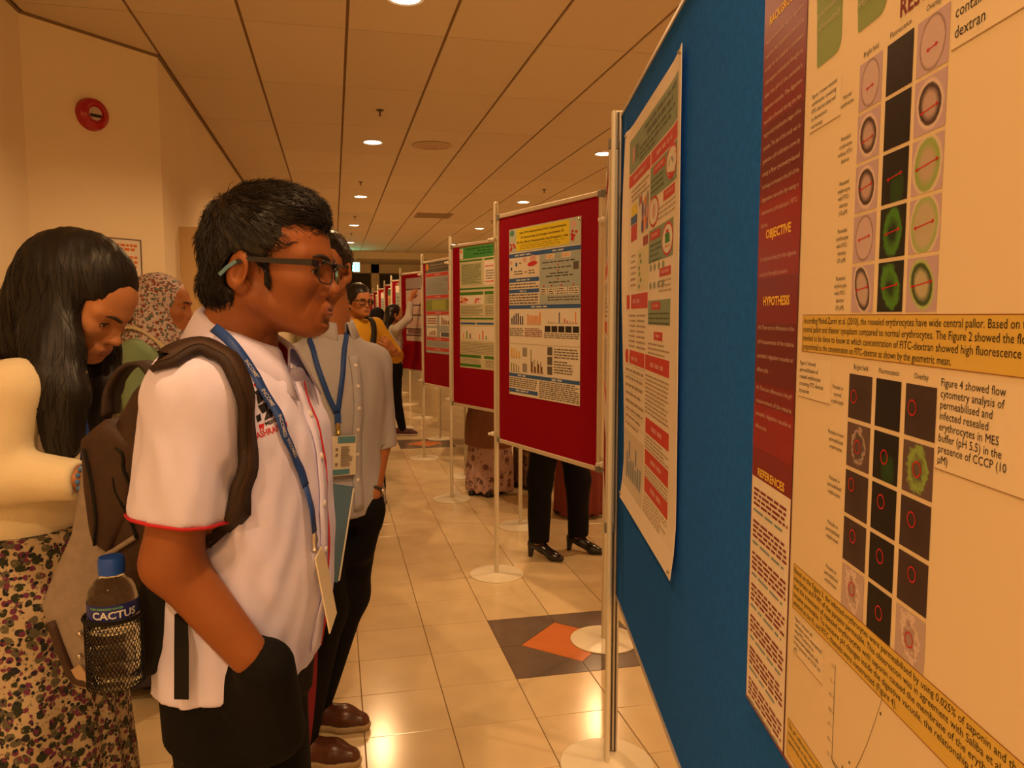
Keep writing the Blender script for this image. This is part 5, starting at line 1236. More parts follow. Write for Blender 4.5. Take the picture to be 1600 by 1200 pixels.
# collar: fall and stand, red lining inside
RDL = mat('red_lining', (.36, .018, .022), .7); RDP = mat('red_piping', (.42, .012, .02), .7)
nk = J1['neck']
def collar(root, c, r_top, r_bot, zt, zb, m, lining, gap=.45, a0=0., tip=.03, n=36, rx=1., ry=1., name='collar', th=.0035):
    """fold-over collar: open toward angle a0, zt/zb = (back, front) heights"""
    V = []; Vi = []
    for i in range(n+1):
        a = a0+gap+(2*math.pi-2*gap)*i/n; f = (1+math.cos(a-a0))/2; e = min(i, n-i)/n
        tp = tip*max(0, 1-e/.16)**1.5
        zt_, zb_ = zt[0]+(zt[1]-zt[0])*f, zb[0]+(zb[1]-zb[0])*f-tp
        for r, z, dr in ((r_top-.004, zb_+.012, 0), (r_top-.003, zt_-.004, 0), (r_top+.001, zt_, 0), (r_top+.006, zt_-.005, 0), (r_bot+tp*.3, zb_, 0)):
            V.append((c[0]+math.cos(a)*r*rx, c[1]+math.sin(a)*r*ry, z))
    F = []; K = 5
    for i in range(n):
        for j in range(K-1): F.append((i*K+j, i*K+j+1, (i+1)*K+j+1, (i+1)*K+j))
    o = MB().add(V, F).build(name, m, root, 'all'); sm = o.modifiers.new('thick', 'SOLIDIFY'); sm.thickness = th; sm.offset = 1
    Vi = []
    for i in range(n+1):
        a = a0+gap+(2*math.pi-2*gap)*i/n; f = (1+math.cos(a-a0))/2
        for r, dz in ((r_top-.0075, -.03), (r_top-.0065, -.003)): Vi.append((c[0]+math.cos(a)*r*rx, c[1]+math.sin(a)*r*ry, zt[0]+(zt[1]-zt[0])*f+dz))
    Fi = [(i*2, (i+1)*2, (i+1)*2+1, i*2+1) for i in range(n)]
    if lining: MB().add(Vi, Fi).build('collar_lining', lining, o, 'all')
    return o
cc = np.array((nk[0]+.004, nk[1]+.0, 0))
co = collar(r1, cc, .066, .096, (1.462, 1.392), (1.408, 1.350), WHT, RDL, gap=.48, a0=y1+.05, tip=.040, rx=1.10)
# open left front edge with its red lining, placket and red piping down the front
def front_path(T, zs, y0, rows, dy=0., off=.002):
    out = []; N_ = []
    for z in zs:
        rr = np.array(rows); cx, cy = np.interp(z, rr[:, 0], rr[:, 1]), np.interp(z, rr[:, 0], rr[:, 2])
        p = np.array((cx, cy, z))+np.array((math.cos(y0), math.sin(y0), 0))*.14+np.array((-math.sin(y0), math.cos(y0), 0))*dy
        p, n = T.snap(p, off, 8); out.append(p); N_.append(n)
    return out, N_
zs = np.linspace(1.36, .885, 26)
P, N_ = front_path(T1, zs, y1, rows1, .0); MB().ribbon(P, N_, .032, .003).build('placket', WHT, r1, 'all')
P, N_ = front_path(T1, zs, y1, rows1, .017, .005); MB().tube(P, .0022, 6).build('piping', RDP, r1, 'all')
for z in (1.30, 1.22, 1.14, 1.06, .98):
    (p_,), (n_,) = front_path(T1, [z], y1, rows1, .0, .006); mb = MB(); mb.lathe([(.0052, -.001), (.0055, .001), (.004, .0018)], n=12)
    zq = Vector((0, 0, 1)).rotation_difference(Vector(n_)); o = mb.build('button', mat('shirt_button', (.70, .66, .60), .3), r1, True); o.location = p_; o.rotation_mode = 'QUATERNION'; o.rotation_quaternion = zq
# sleeve hem with red piping
for a in ('r', 'l'):
    e0, e1 = J1['s'+a], J1['e'+a]; ax = (e1-e0)/np.linalg.norm(e1-e0); c = e0+(e1-e0)*.69+ax*.0095
    x = np.cross(ax, (0, 1, .2)); x /= np.linalg.norm(x); y = np.cross(ax, x); P = []
    for i in range(28):
        an = 2*math.pi*i/28; pp, n = T1.snap(c-ax*.0+(x*math.cos(an)+y*math.sin(an))*.072, .001, 6); pp = pp-ax*((pp-c)@ax); P.append(pp)
    MB().tube(P, .0026, 6, closed=True).build('cuff_piping', RDP, r1, 'all')
# shoulder seam
P = [T1.hit(px, py, (U1, V1)) for px, py in ((352, 566), (362, 590), (368, 620), (372, 660))]
# embroidered emblem and name on the chest
def decal_text(T, root, UV, px, py, st, size, m, rot=0., off=.0006, name='embroidery', bold=0., width=None):
    """lettering laid on the cloth: baseline starts at a pixel, runs along the surface horizontally"""
    c = T.hit(px, py, UV); n = T.grad(c); zz = np.array((0, 0, 1.)); ex = np.cross(zz, n); ex /= np.linalg.norm(ex); ey = np.cross(n, ex)
    ex, ey = ex*math.cos(rot)+ey*math.sin(rot), ey*math.cos(rot)-ex*math.sin(rot)
    V, F, w_ = text_geo(st, bold); k = size if width is None else width/w_
    P = c+V[:, :1]*k*ex+V[:, 1:]*size*ey; P, _ = T.snap(P, off, 5)
    return MB().add(P, F).build(name, m, root)
EMB = mat('embroidery_red', (.55, .02, .03), .7); EMK = mat('embroidery_black', (.015, .012, .012), .7); EMG = mat('embroidery_grey', (.45, .40, .36), .7)
decal_text(T1, r1, (U1, V1), 401, 686, 'ASHRAFUL M', .0135, EMB, .22, bold=.02, width=.064)['kind'] = 'stuff'
decal_text(T1, r1, (U1, V1), 416, 665, 'MEHSA', .0085, EMK, .22, bold=.03, width=.026)['kind'] = 'stuff'
def decal_poly(T, root, UV, pts, m, off=.0005, name='emblem'):
    P = np.array([T.hit(a, b, UV) for a, b in pts]); P, _ = T.snap(P, off, 5); return MB().add(P, [tuple(range(len(P)))]).build(name, m, root)
for pts, m in (([(398, 612), (408, 607), (414, 622), (404, 632)], EMK), ([(403, 634), (416, 628), (420, 640), (410, 646)], EMK), ([(416, 644), (424, 636), (427, 650), (413, 657)], EMK), ([(400, 650), (407, 646), (409, 656), (402, 660)], EMK),
               ([(396, 600), (404, 597), (405, 601), (397, 604)], EMB), ([(404, 616), (408, 614), (410, 619), (406, 621)], EMG), ([(404, 664), (413, 661), (412, 673), (409, 668), (407, 674)], EMB)): decal_poly(T1, r1, (U1, V1), pts, m)

# glasses
def glasses(root, R, t, label, fm, lm, w=.062, tip=None, loc=None, sc=1., half=True):
    g = thing('eyeglasses', label, 'glasses', root.location[:], root.rotation_euler[2]); W = lambda p: R@(np.array(p)*sc)+t
    for y in (-1, 1):
        c = (.1235, y*.0345, .006); n = 22; P = []
        for i in range(n):
            a = 2*math.pi*i/n; ca, sa = math.cos(a), math.sin(a); P.append(W((c[0]-.010*(abs(y*.0345+.027*ca)/.06)**2*.8, c[1]+.0265*math.copysign(abs(ca)**.55, ca), c[2]+.0160*math.copysign(abs(sa)**.6, sa))))
        MB().add(P, [tuple(range(n))]).build('lens', lm, g)
        mb = MB(); mb.tube([P[i] for i in range(n)], .0012, 6, closed=True); mb.build('lens_rim', fm, g, 'all')
        up_ = [W((.1235-.008*(abs(b)/.06)**2, y*(.0345)+b, .0235)) for b in np.linspace(-.027, .027, 6)]
        MB().tube(up_, .0030, 6).build('brow_bar', fm, g, 'all')
        tp = [W((.116, y*.0625, .020)), W((.108, y*.0700, .021)), W((.06, y*.0765, .021)), W((.015, y*.0795, .022)), W((-.008, y*.081, .016))]
        a_ = MB().ribbon(tp, [R@np.array((0, y, 0))]*len(tp), [.010, .010, .0085, .0075, .007], .0026).build('temple_arm', fm, g)
        if tip:
            tp = [W((-.006, y*.081, .018)), W((-.020, y*.081, .008)), W((-.032, y*.080, -.004))]; MB().ribbon(tp, [R@np.array((0, y, 0))]*3, .0055, .0026).build('ear_tip', tip, g)
    MB().tube([W((.1235, -.009, .012)), W((.1275, 0, .015)), W((.1235, .009, .012))], .0014, 6).build('bridge', fm, g, 'all')
    return g
LENS = mat('spectacle_lens', (1, 1, 1), .0, trans=1, ior=1.03, spec=.5); FRM = mat('dark_frame', (.012, .010, .012), .3); FRB = mat('blue_grey_tip', (.10, .22, .28), .4)
glasses(r1, R1, t1, 'dark half-rim glasses worn by the man in the white shirt', FRM, LENS, tip=FRB)
# lanyard with badge
LANY = mat('lanyard_blue', (.015, .055, .24), .55); LTX = mat('lanyard_print', (.50, .48, .46), .6)
lan = thing('lanyard', 'blue printed lanyard around the neck of the man in white', 'lanyard', r1.location[:], -YAW)
wp = [(398, 588), (410, 612), (425, 640), (441, 675), (455, 708), (467, 735), (475, 760)]
PP = catmull([T1.hit(a, b, (U1, V1)) for a, b in wp], 4); PP, NN = T1.snap(np.array(PP), .0035, 6)
v0_ = PP[0][1]+V1; pre = np.array(catmull([L1(334, 512, max(v0_, 1.19)+.015), L1(356, 530, v0_+.004), L1(378, 556, v0_-.002), PP[0]], 4))[:-1]; nn_ = np.array((-.25, -.80, .55)); nn_ /= np.linalg.norm(nn_)
PP = np.concatenate([pre, PP]); NN = np.concatenate([np.array([nn_*(1-i/len(pre))+NN[0]*i/len(pre) for i in range(len(pre))]), NN])
MB().ribbon(PP, NN, .0165, .0012).build('strap', LANY, lan, 'all')
for (px, py) in ((393, 583), (415, 628), (434, 664), (452, 702)):
    c = T1.hit(px, py, (U1, V1)); n = T1.grad(c); i = int(np.argmin(np.linalg.norm(PP-c, axis=1))); tg = PP[min(i+1, len(PP)-1)]-PP[max(i-1, 0)]; tg /= np.linalg.norm(tg); n = NN[i]; sd = np.cross(n, tg)
    V, F, w_ = text_geo('INCOMED', .01); k = .036/w_; P = PP[i]+NN[i]*.0018+(V[:, :1]-w_/2)*k*tg+(V[:, 1:]-.35)*.0105*sd; MB().add(P, F).build('lanyard_text', LTX, lan)['kind'] = 'stuff'
e_ = PP[-1]; b_ = e_+np.array((.012, 0, -.075)); c_ = b_+np.array((.012, .004, -.055))
MB().ribbon([e_, (e_+b_)/2+np.array((.003, 0, 0)), b_], [f1]*3, .0165, .0012).build('strap', LANY, lan, 'all')
MB().lathe([(.004, 0), (.006, -.012), (.004, -.022), (.007, -.028), (.003, -.034)], c=b_, n=10).build('clip', M['pin'], lan, True)
bd = MB(); bd.box(-.0012, -.043, -.125, .0012, .043, 0, bev=.001); o = bd.build('badge', mat('badge_card', (.72, .62, .42), .35), lan); o.location = b_+np.array((.004, .012, -.033)); o.rotation_euler = (0, -.16, .10)

# brown backpack
pk = thing('backpack', 'brown and grey backpack with mesh pocket on the man in white', 'backpack', r1.location[:], -YAW)
BRN = mat('backpack_brown', (.050, .025, .014), .6, spec=.3, var=.25, vs=25, bump=.4, bs=500); BGR = mat('backpack_grey', (.27, .215, .17), .85, var=.15, vs=60, bump=.5, bs=700); BBK = mat('backpack_black', (.010, .009, .008), .8, spec=.2); STR = mat('strap_brown', (.032, .018, .012), .7, bump=.4, bs=600)
pf = np.array((math.cos(y1*.6), math.sin(y1*.6), 0)); pl = np.array((-pf[1], pf[0], 0)); vv = 1.155
pc = L1(200, 830, 1.155)+pl*.150; pc[2] = 0
def pk2(px, py): p_ = L1(px, py, vv); return ((p_-pc)@pf, p_[2])
prof = [pk2(*a) for a in ((238, 578), (200, 612), (172, 655), (158, 720), (150, 850), (142, 960), (150, 1050), (190, 1070), (240, 1052), (288, 1005), (300, 900), (300, 700), (296, 590))]
S = Sdf(pc+np.array((-.30, -.30, .80)), pc+np.array((.30, .30, 1.46)), .006); S.prism(prof, pc, pf, (0, 0, 1), pl, .150, .026, k=.01, bulge=.004); S.warp(folds(33, .004, 30)); SB = S
S.build('main_compartment', BRN, pk)
prof2 = [pk2(*a) for a in ((140, 668), (118, 692), (108, 760), (94, 840), (56, 925), (44, 955), (56, 990), (96, 1068), (140, 1086), (170, 1050), (160, 950), (168, 800), (170, 690))]
S2 = Sdf(pc+np.array((-.34, -.30, .80)), pc+np.array((.20, .30, 1.36)), .006); S2.prism(prof2, pc, pf, (0, 0, 1), pl, .148, .018, k=.01, bulge=.006); S2.warp(folds(34, .003, 28)); S2.build('front_pocket', BGR, pk)
prof3 = [pk2(*a) for a in ((160, 655), (118, 690), (124, 760), (138, 850), (170, 872), (205, 800), (215, 690))]
S3 = Sdf(pc+np.array((-.34, -.30, .95)), pc+np.array((.20, .30, 1.36)), .006); S3.prism(prof3, pc, pf, (0, 0, 1), pl, .156, .016, k=.01, bulge=.004); S3.warp(folds(35, .004, 34)); S3.build('side_panel', BRN, pk)
def on_pack(pts, off, Sx=None, n=4):
    P = catmull([(Sx or SB).hit(a, b, (U1, V1)) for a, b in pts], n); return (Sx or SB).snap(np.array(P), off, 5)
for pts in (((172, 672), (185, 700), (196, 735), (210, 765)), ((180, 745), (185, 770), (205, 810), (216, 838)), ((134, 700), (146, 760), (152, 810), (150, 850))):
    P, N_ = on_pack(pts, .004, S3 if pts[0][0] == 134 else None); z_ = MB().tube(P, .0024, 6).build('zipper', BBK, pk, 'all')
P, N_ = on_pack(((214, 838), (195, 850), (170, 866), (150, 885), (140, 905), (134, 940), (138, 1000), (150, 1050)), .006); MB().tube(P, .0042, 8).build('pocket_binding', BGR, pk, 'all')
P, N_ = on_pack(((82, 970), (98, 1015), (120, 1058), (150, 1070), (200, 1068), (240, 1052)), .004, S2); MB().tube(P, .007, 8).build('base_piping', BRN, pk, 'all')
P, N_ = on_pack(((118, 1042), (126, 1054), (136, 1070)), .004, S2); MB().ribbon(P, N_, .03, .003).build('reflective_tab', mat('tab_tan', (.36, .25, .15), .5), pk)
for py in (985, 1020): P, N_ = on_pack(((126, py), (130, py+6)), .006, S2, 2); MB().tube(P, .004, 6).build('zip_pull', M['pin'], pk, 'all')
# black mesh side pocket stretched over the bottle
BU_, BV_ = L1(178, 968, 1.10)[:2]; bz = L1(178, 1068, 1.10)[2]; brad = .0365
net = MB(); nz, na = 20, 26; hN = .104; c0 = np.array((BU_, BV_, 0))
def netp(i, j):
    a = -math.pi*1.08+math.pi*1.16*(i/na); r = brad+.0028; return (c0[0]+math.cos(a)*r, c0[1]+math.sin(a)*r, bz+.002+hN*j/nz)
V = [netp(i+.5*(j % 2), j) for j in range(nz+1) for i in range(na+1)]; n1 = na+1; E_ = set()
for j in range(nz):
    for i in range(na+1):
        a = j*n1+i
        for b in ((j+1)*n1+i, (j+1)*n1+i+(1 if j % 2 else -1)):
            if (j+1)*n1 <= b < (j+2)*n1: E_.add((a, b))
for a, b in E_: net.tube([V[a], V[b]], .00065, 3)
net.build('mesh_pocket', BBK, pk, kind='stuff')
MB().tube([netp(i, nz) for i in range(na+1)], .0032, 8).build('pocket_elastic', BBK, pk, 'all')
prof4 = [pk2(*a) for a in ((212, 935), (205, 1072), (245, 1052), (292, 1005), (298, 860), (240, 850))]
S4 = Sdf(pc+np.array((-.30, -.30, .80)), pc+np.array((.30, .30, 1.36)), .006); S4.prism(prof4, pc, pf, (0, 0, 1), pl, .160, .016, k=.01); S4.build('side_pocket', BBK, pk)
# straps: right one over the shoulder and down beside the chest
wp = [(260, 572), (282, 556), (312, 546), (342, 560), (364, 592), (376, 640), (380, 690), (375, 740), (362, 785), (342, 822), (320, 850)]
P0 = [T1.hit(a, b, (U1, V1)) for a, b in wp]; PP = np.array(catmull(P0, 4)); PP, NN = T1.snap(PP, .004, 4)
for _ in range(6): PP[1:-1] = (PP[:-2]+PP[1:-1]*2+PP[2:])/4; NN[1:-1] = (NN[:-2]+NN[1:-1]*2+NN[2:])/4
PP, _n = T1.snap(PP, .004, 3)
st_ = np.array([L1(232, 612, 1.20), L1(246, 588, 1.185)]); PP = np.concatenate([st_, PP]); NN = np.concatenate([NN[:1], NN[:1], NN])
MB().ribbon(PP, NN, .036, .011).build('shoulder_strap', STR, pk, 'all'); MB().ribbon(PP+NN*.011, NN, .022, .002).build('strap_webbing', BRN, pk, 'all')
wb = [L1(283, 955, 1.13), L1(284, 1010, 1.088), L1(284, 1092, 1.086)]; MB().ribbon(wb, [(0, -1, 0)]*3, .021, .002).build('adjuster_webbing', BBK, pk)
Ph = np.array(catmull([L1(176, 648, 1.33), L1(180, 610, 1.33), L1(200, 578, 1.33), L1(226, 572, 1.33), L1(246, 596, 1.32)], 5)); tg = np.gradient(Ph, axis=0); MB().ribbon(Ph, np.cross(np.array((0, 1., 0)), tg)*-1, .05, .008).build('grab_handle', STR, pk, 'all')
# loose left strap down the pack's far side
P0 = [pc+pf*.10+pl*.10+np.array((0, 0, 1.33)), pc+pf*.12+pl*.16+np.array((0, 0, 1.22)), pc+pf*.06+pl*.17+np.array((0, 0, 1.05)), pc+pf*.02+pl*.165+np.array((0, 0, .92))]; MB().ribbon(catmull(P0, 5), [pl]*16, .036, .010).build('shoulder_strap', STR, pk, 'all')

# water bottle in the side pocket
bt = thing('water_bottle', 'clear water bottle with blue cap in the backpack side pocket', 'bottle', r1.location[:], -YAW)
CLR = mat('clear_plastic', (.96, .97, .96), .04, trans=1, ior=1.25); WAT = mat('water', (.95, .97, .96), .0, trans=1, ior=1.33); CAPB = mat('cap_blue', (.012, .075, .46), .38); LBL = mat('label_blue', (.012, .020, .16), .4)
zt = L1(170, 862, 1.105)[2]; Ht = zt-bz; rb = brad-.002
pr = [(rb*.86, 0), (rb, .006), (rb, .03), (rb*.93, .035), (rb, .04), (rb, .065), (rb*.93, .07), (rb, .075), (rb, .098), (rb, .140), (rb*.985, .148), (rb*.88, .160), (rb*.66, .172), (rb*.42, .178), (rb*.40, .184)]
sk_ = (Ht-.028)/.184; pr = [(r, z*sk_) for r, z in pr]
MB().lathe(pr, c=(BU_, BV_, bz), n=40, cap=True).build('bottle_body', CLR, bt, True)
MB().lathe([(r*.955, max(z, .002)) for r, z in pr[:9]]+[(rb*.95, .093*sk_)], c=(BU_, BV_, bz), n=40).build('water', WAT, bt, True)
cz = bz+.182*sk_; MB().lathe([(.0178, 0), (.0182, .004), (.0180, .020), (.0165, .0245), (.010, .0255)], c=(BU_, BV_, cz), n=36).build('cap', CAPB, bt, True)
lz0, lz1 = bz+.117*sk_, bz+.141*sk_
lb = MB(); na_ = 28
lb.add([(BU_+math.cos(-math.pi*1.15+math.pi*1.3*i/na_)*(rb+.0005), BV_+math.sin(-math.pi*1.15+math.pi*1.3*i/na_)*(rb+.0005), z) for i in range(na_+1) for z in (lz0, lz1)], [(2*i, 2*i+2, 2*i+3, 2*i+1) for i in range(na_)]); lb.build('label', LBL, bt, 'all')
def wrap_text(st, size, z, a0, m, width):
    V, F, w_ = text_geo(st, .025); k = width/w_; P = [(BU_+math.cos(a0+x*k/rb)*(rb+.0012), BV_+math.sin(a0+x*k/rb)*(rb+.0012), z+y*size) for x, y in V]; MB().add(P, F).build('label_text', m, bt)['kind'] = 'stuff'
wrap_text('CACTUS', .015, lz0+.003, -math.pi*.5-.35, mat('label_white', (.60, .62, .62), .4), .060); wrap_text('PURE DRINKING WATER', .0045, lz1-.006, -math.pi*.5-.45, mat('label_green', (.16, .42, .18), .4), .045)

# red cloth strip hanging from his far hand
rs = thing('fabric_strap', 'dark red fabric strip hanging between the two men\'s legs', 'strap', r1.location[:], -YAW)
PP = catmull([L1(487, 990, 1.47), L1(485, 1060, 1.47), L1(479, 1130, 1.46), L1(471, 1190, 1.46), L1(466, 1260, 1.46)], 5); MB().ribbon(PP, [(.35, -.93, 0)]*len(PP), .024, .004).build('cloth', mat('dark_red_cloth', (.20, .012, .016), .8), rs, 'all')

# ================================================================== 2. the man in the blue-grey shirt
U2, V2 = -.585, 2.52
r2 = root_at(U2, V2, 'man in blue-grey shirt with badge standing behind the man in white')
O2 = np.array((U2, V2, 0)); L2 = lambda px, py, v: q(px, py, v)-O2
y2 = -.80; f2 = np.array((math.cos(y2), math.sin(y2), 0)); l2 = np.array((-f2[1], f2[0], 0)); H2 = 1.72
t2 = L2(509, 428, 2.50); R2 = rot_head(-1.72, .03, 0)
J2 = joints(H2, head=t2, neck=L2(517, 525, 2.53), sl=l2*.145+np.array((.0, 0, 1.285)), el=L2(592, 690, 2.62), wl=L2(581, 772, 2.50), sr=-l2*.145+np.array((0, 0, 1.285)), er=-l2*.235+np.array((0, 0, 1.12)), wr=L2(492, 800, 2.28))
for a, sg in (('l', 1), ('r', -1)):
    for b, z in (('h', .90), ('k', .48)): J2[b+a] = l2*sg*.09+np.array((0, 0, z))
fy2 = -.12
J2['al'] = L2(490, 1130, 2.62); J2['al'][2] = .08; J2['ar'] = L2(468, 1180, 2.40); J2['ar'][2] = .08
J2['kl'] = np.array((.01, .10, .48)); J2['kr'] = np.array((-.04, -.04, .48))
SK2 = skin_of('tan', (.36, .13, .042)); BLS = mat('blue_grey_shirt', (.40, .39, .43), .85, spec=.15, bump=.2, bs=900, var=.08, vs=300)
BRS = mat('brown_leather', (.10, .032, .016), .32, spec=.5, var=.3, vs=20); SOL = mat('tan_sole', (.40, .30, .17), .7)
h2 = hand_sdf(J2['wl']+np.array((0, 0, -.03)), (-.2, .15, -1), (-.6, .7, 0), 1, .15, .8, h=.005); h2r = hand_sdf(J2['wr'], (.5, -.3, -.75), (.2, 1, 0), -1, .8, h=.005)
def pk2p(S): w = J2['wl']; S.cap(w+np.array((0, 0, -.055)), w+np.array((-.05, .03, -.19)), .044, .05, k=.05)
rows2 = rotate_rows([(z*.95, x, y, w_*(.88 if z < 1.35 else .78), d*.95) for z, x, y, w_, d in torso_rows(H2)], y2)
b2, T2 = figure(r2, J2, H2, y2, R2, t2, SK2, BLS, M['black'], hres=.005, bres=.012, cres=.010, sleeve=.50, hem=.80, rows=rows2, hands=[h2, h2r], slv_r=(.066, .056, .05), toff=.018, lower=pk2p, foldseed=12, fold=.005,
   shoes=[((J2['al'], fy2, BRS), dict(kind='derby', sole=SOL, L=.285)), ((J2['ar'], fy2, BRS), dict(kind='derby', sole=SOL, L=.285))])
short_hair(r2, R2, t2, .006, 700, 14, vol=-.004, spiky=.003, L=.02)
collar(r2, np.array((J2['neck'][0]-.0, J2['neck'][1]+.0, 0)), .066, .092, (1.462, 1.425), (1.408, 1.365), BLS, None, gap=.28, a0=y2, tip=.026)
zs2 = np.linspace(1.335, .83, 22); P, N_ = front_path(T2, zs2, y2, rows2); MB().ribbon(P, N_, .034, .003).build('placket', BLS, r2, 'all')
for z in (1.30, 1.23, 1.16, 1.09, 1.01, .93):
    (p_,), (n_,) = front_path(T2, [z], y2, rows2, 0, .006); o = MB().lathe([(.0055, -.001), (.006, .001), (.004, .002)], n=10).build('button', mat('shirt_button', (.70, .66, .60), .3), r2, True); o.location = p_; o.rotation_mode = 'QUATERNION'; o.rotation_quaternion = Vector((0, 0, 1)).rotation_difference(Vector(n_))
for a in 'lr':                                          # rolled cuffs
    ax = J2['e'+a]-J2['s'+a]; ax /= np.linalg.norm(ax); S = Sdf(J2['e'+a]-.12, J2['e'+a]+.12, .006); c = J2['e'+a]+ax*.005; S.cap(c-ax*.02, c+ax*.014, .061, .060, k=.002); S.cut(c+ax*.016, ax, .12); S.cut(c-ax*.028, -ax, .12); S.cap(c, c+ax*.05, .049, .049, k=.002, op='-'); S.build('rolled_cuff', BLS, r2)
glasses(r2, R2, t2, 'dark glasses worn by the man in the blue-grey shirt', FRM, LENS)
lan2 = thing('lanyard', 'blue lanyard with badge worn by the man in blue-grey', 'lanyard', r2.location[:], -YAW)
for wp in (((484, 530), (492, 560), (502, 590), (513, 620), (525, 645)), ((540, 515), (538, 545), (535, 580), (531, 615), (527, 645))):
    PP = np.array(catmull([T2.hit(a, b, (U2, V2)) for a, b in wp], 4)); PP, NN = T2.snap(PP, .005, 5); MB().ribbon(PP, NN, .016, .0015).build('strap', LANY, lan2, 'all')
c = T2.hit(527, 655, (U2, V2)); n2 = T2.grad(c); c = c+n2*.008; 
MB().ribbon([c+np.array((0, 0, .02)), c+np.array((0, 0, -.012))], [n2]*2, .019, .002).build('strap', LANY, lan2)
MB().lathe([(.005, 0), (.008, -.014), (.005, -.024), (.010, -.032), (.003, -.04)], c=c+np.array((0, 0, -.01)), n=10).build('clip', mat('brass_clip', (.45, .33, .12), .3, metal=.8), lan2, True)
bd = T2.hit(535, 680, (U2, V2)); nb = T2.grad(T2.hit(535, 700, (U2, V2))); nb = np.array((nb[0], nb[1], 0)); nb /= np.linalg.norm(nb)
az = math.atan2(nb[1], nb[0])+math.pi/2
def badge(z0, z1, x0, x1, off, m, name): o = MB().box(x0, -off-.0015, z0, x1, -off, z1).build(name, m, lan2); o.location = bd+nb*.014; o.rotation_euler = (0, .05, az); return o
badge(-.125, 0, -.041, .041, .0, mat('badge_sleeve', (.62, .56, .44), .25), 'badge'); badge(-.022, -.002, -.022, .037, .002, mat('badge_teal', (.08, .22, .28), .4), 'badge_header'); badge(-.121, -.105, -.037, .02, .002, mat('badge_teal', (.08, .22, .28), .4), 'badge_footer')
mb = MB(); rr = random.Random(4)
for z in np.arange(-.035, -.10, -.0055): mb.box(-.012, -.0046, z, .012+rr.uniform(0, .018), -.0040, z+.002)
for z in (-.045, -.062, -.092): mb.box(-.030, -.0046, z, -.022, -.0040, z+.008)
o = mb.build('badge_print', mat('badge_ink', (.20, .16, .12), .6), lan2, kind='stuff'); o.location = bd+nb*.014; o.rotation_euler = (0, .05, az)
wt = thing('wristwatch', 'wristwatch on the left wrist of the man in blue-grey', 'watch', r2.location[:], -YAW)
ax = J2['wl']-J2['el']; ax /= np.linalg.norm(ax); c = J2['wl']-ax*.012; x = np.cross(ax, (0, 1, 0)); x /= np.linalg.norm(x); y = np.cross(ax, x)
MB().tube([c+(x*math.cos(a)+y*math.sin(a)*.9)*.034 for a in np.linspace(0, 2*math.pi, 20)[:-1]], .006, 6, closed=True).build('watch_strap', mat('watch_strap', (.04, .03, .025), .4), wt, 'all')
MB().lathe([(.016, 0), (.016, .006), (.012, .008)], c=c+x*.034, ax='x', n=18).build('watch_case', M['pin'], wt, True)
fo = thing('folder', 'blue ring folder held between the two men', 'folder', (*uv2w(*q(503, 830, 2.22)[:2]), q(503, 905, 2.22)[2]), -YAW+.12)
MB().box(-.055, -.012, 0, .045, -.009, .285).build('front_cover', mat('folder_blue', (.075, .15, .24), .5, bump=.3, bs=300), fo); MB().box(-.055, .009, 0, .045, .012, .285).build('back_cover', MATS['folder_blue'], fo)
MB().box(-.057, -.012, 0, -.055, .012, .285).build('spine', MATS['folder_blue'], fo); MB().box(-.053, -.008, .004, .049, .008, .281).build('paper_stack', W_, fo); fo.rotation_euler[1] = .17

# ================================================================== 3. the girl with long black hair
U3, V3 = -1.03, 1.60
r3 = root_at(U3, V3, 'girl with long black hair in cream cardigan looking down')
O3 = np.array((U3, V3, 0)); L3 = lambda px, py, v: q(px, py, v)-O3
y3 = .10; f3 = np.array((math.cos(y3), math.sin(y3), 0)); l3 = np.array((-f3[1], f3[0], 0)); H3 = 1.60
t3 = L3(116, 470, 1.60); R3 = rot_head(-.10, .62, 0)
J3 = joints(H3, head=t3, neck=L3(62, 545, 1.61), sr=L3(28, 606, 1.46), er=L3(-8, 745, 1.45), wr=L3(128, 748, 1.45), sl=L3(60, 600, 1.76), el=L3(60, 740, 1.78), wl=L3(150, 735, 1.62))
SK3 = skin_of('light', (.46, .19, .072)); CRM = mat('cream_cardigan', (.72, .63, .43), .95, spec=.1, bump=.5, bs=900, sheen=.2)
rows3 = rotate_rows([(z, x-.03*(z > 1.2), y, w_, d) for z, x, y, w_, d in torso_rows(H3, female=True)], y3)
h3 = hand_sdf(J3['wr']+np.array((.01, 0, 0)), (1, .25, .05), (0, .3, 1), -1, .6, .9, .005); h3l = hand_sdf(J3['wl'], (1, -.2, .05), (0, -.2, 1), 1, .6, .9, .005)
b3, T3 = figure(r3, J3, H3, y3, R3, t3, SK3, CRM, FLORAL, hres=.004, bres=.011, cres=.010, female=True, sleeve=.96, hem=.895, rows=rows3, skirt=(.165, .135, .235, .20, .06), hands=[h3, h3l], fold=.005, foldseed=31, slv_r=(.062, .062, .046), toff=.014, narrow=.95, hs=.96,
   shoes=[((l3*.1, y3, mat('black_shoe', (.012, .010, .009), .35)), dict(kind='flat', L=.24)), ((-l3*.1, y3, mat('black_shoe', (.012, .010, .009), .35)), dict(kind='flat', L=.24))])
S = Sdf(t3-np.array((.36, .26, .42)), t3+np.array((.24, .26, .22)), .006); W3 = lambda p: t3+R3@(np.array(p)*.96)
S.ell(W3((-.005, 0, .055)), (.106, .083, .096), R3); S.ell(W3((-.045, 0, .01)), (.072, .082, .10), R3, k=.03)
S.ell(W3((.118, 0, -.015)), (.064, .10, .092), R3, k=.01, op='-'); S.ell(W3((.074, 0, -.034)), (.064, .10, .088), R3, k=.01, op='-')
S.chain([W3((-.05, 0, .03)), L3(45, 520, 1.63), L3(15, 590, 1.68), L3(5, 680, 1.70)], [.085, .075, .06, .04], k=.04)
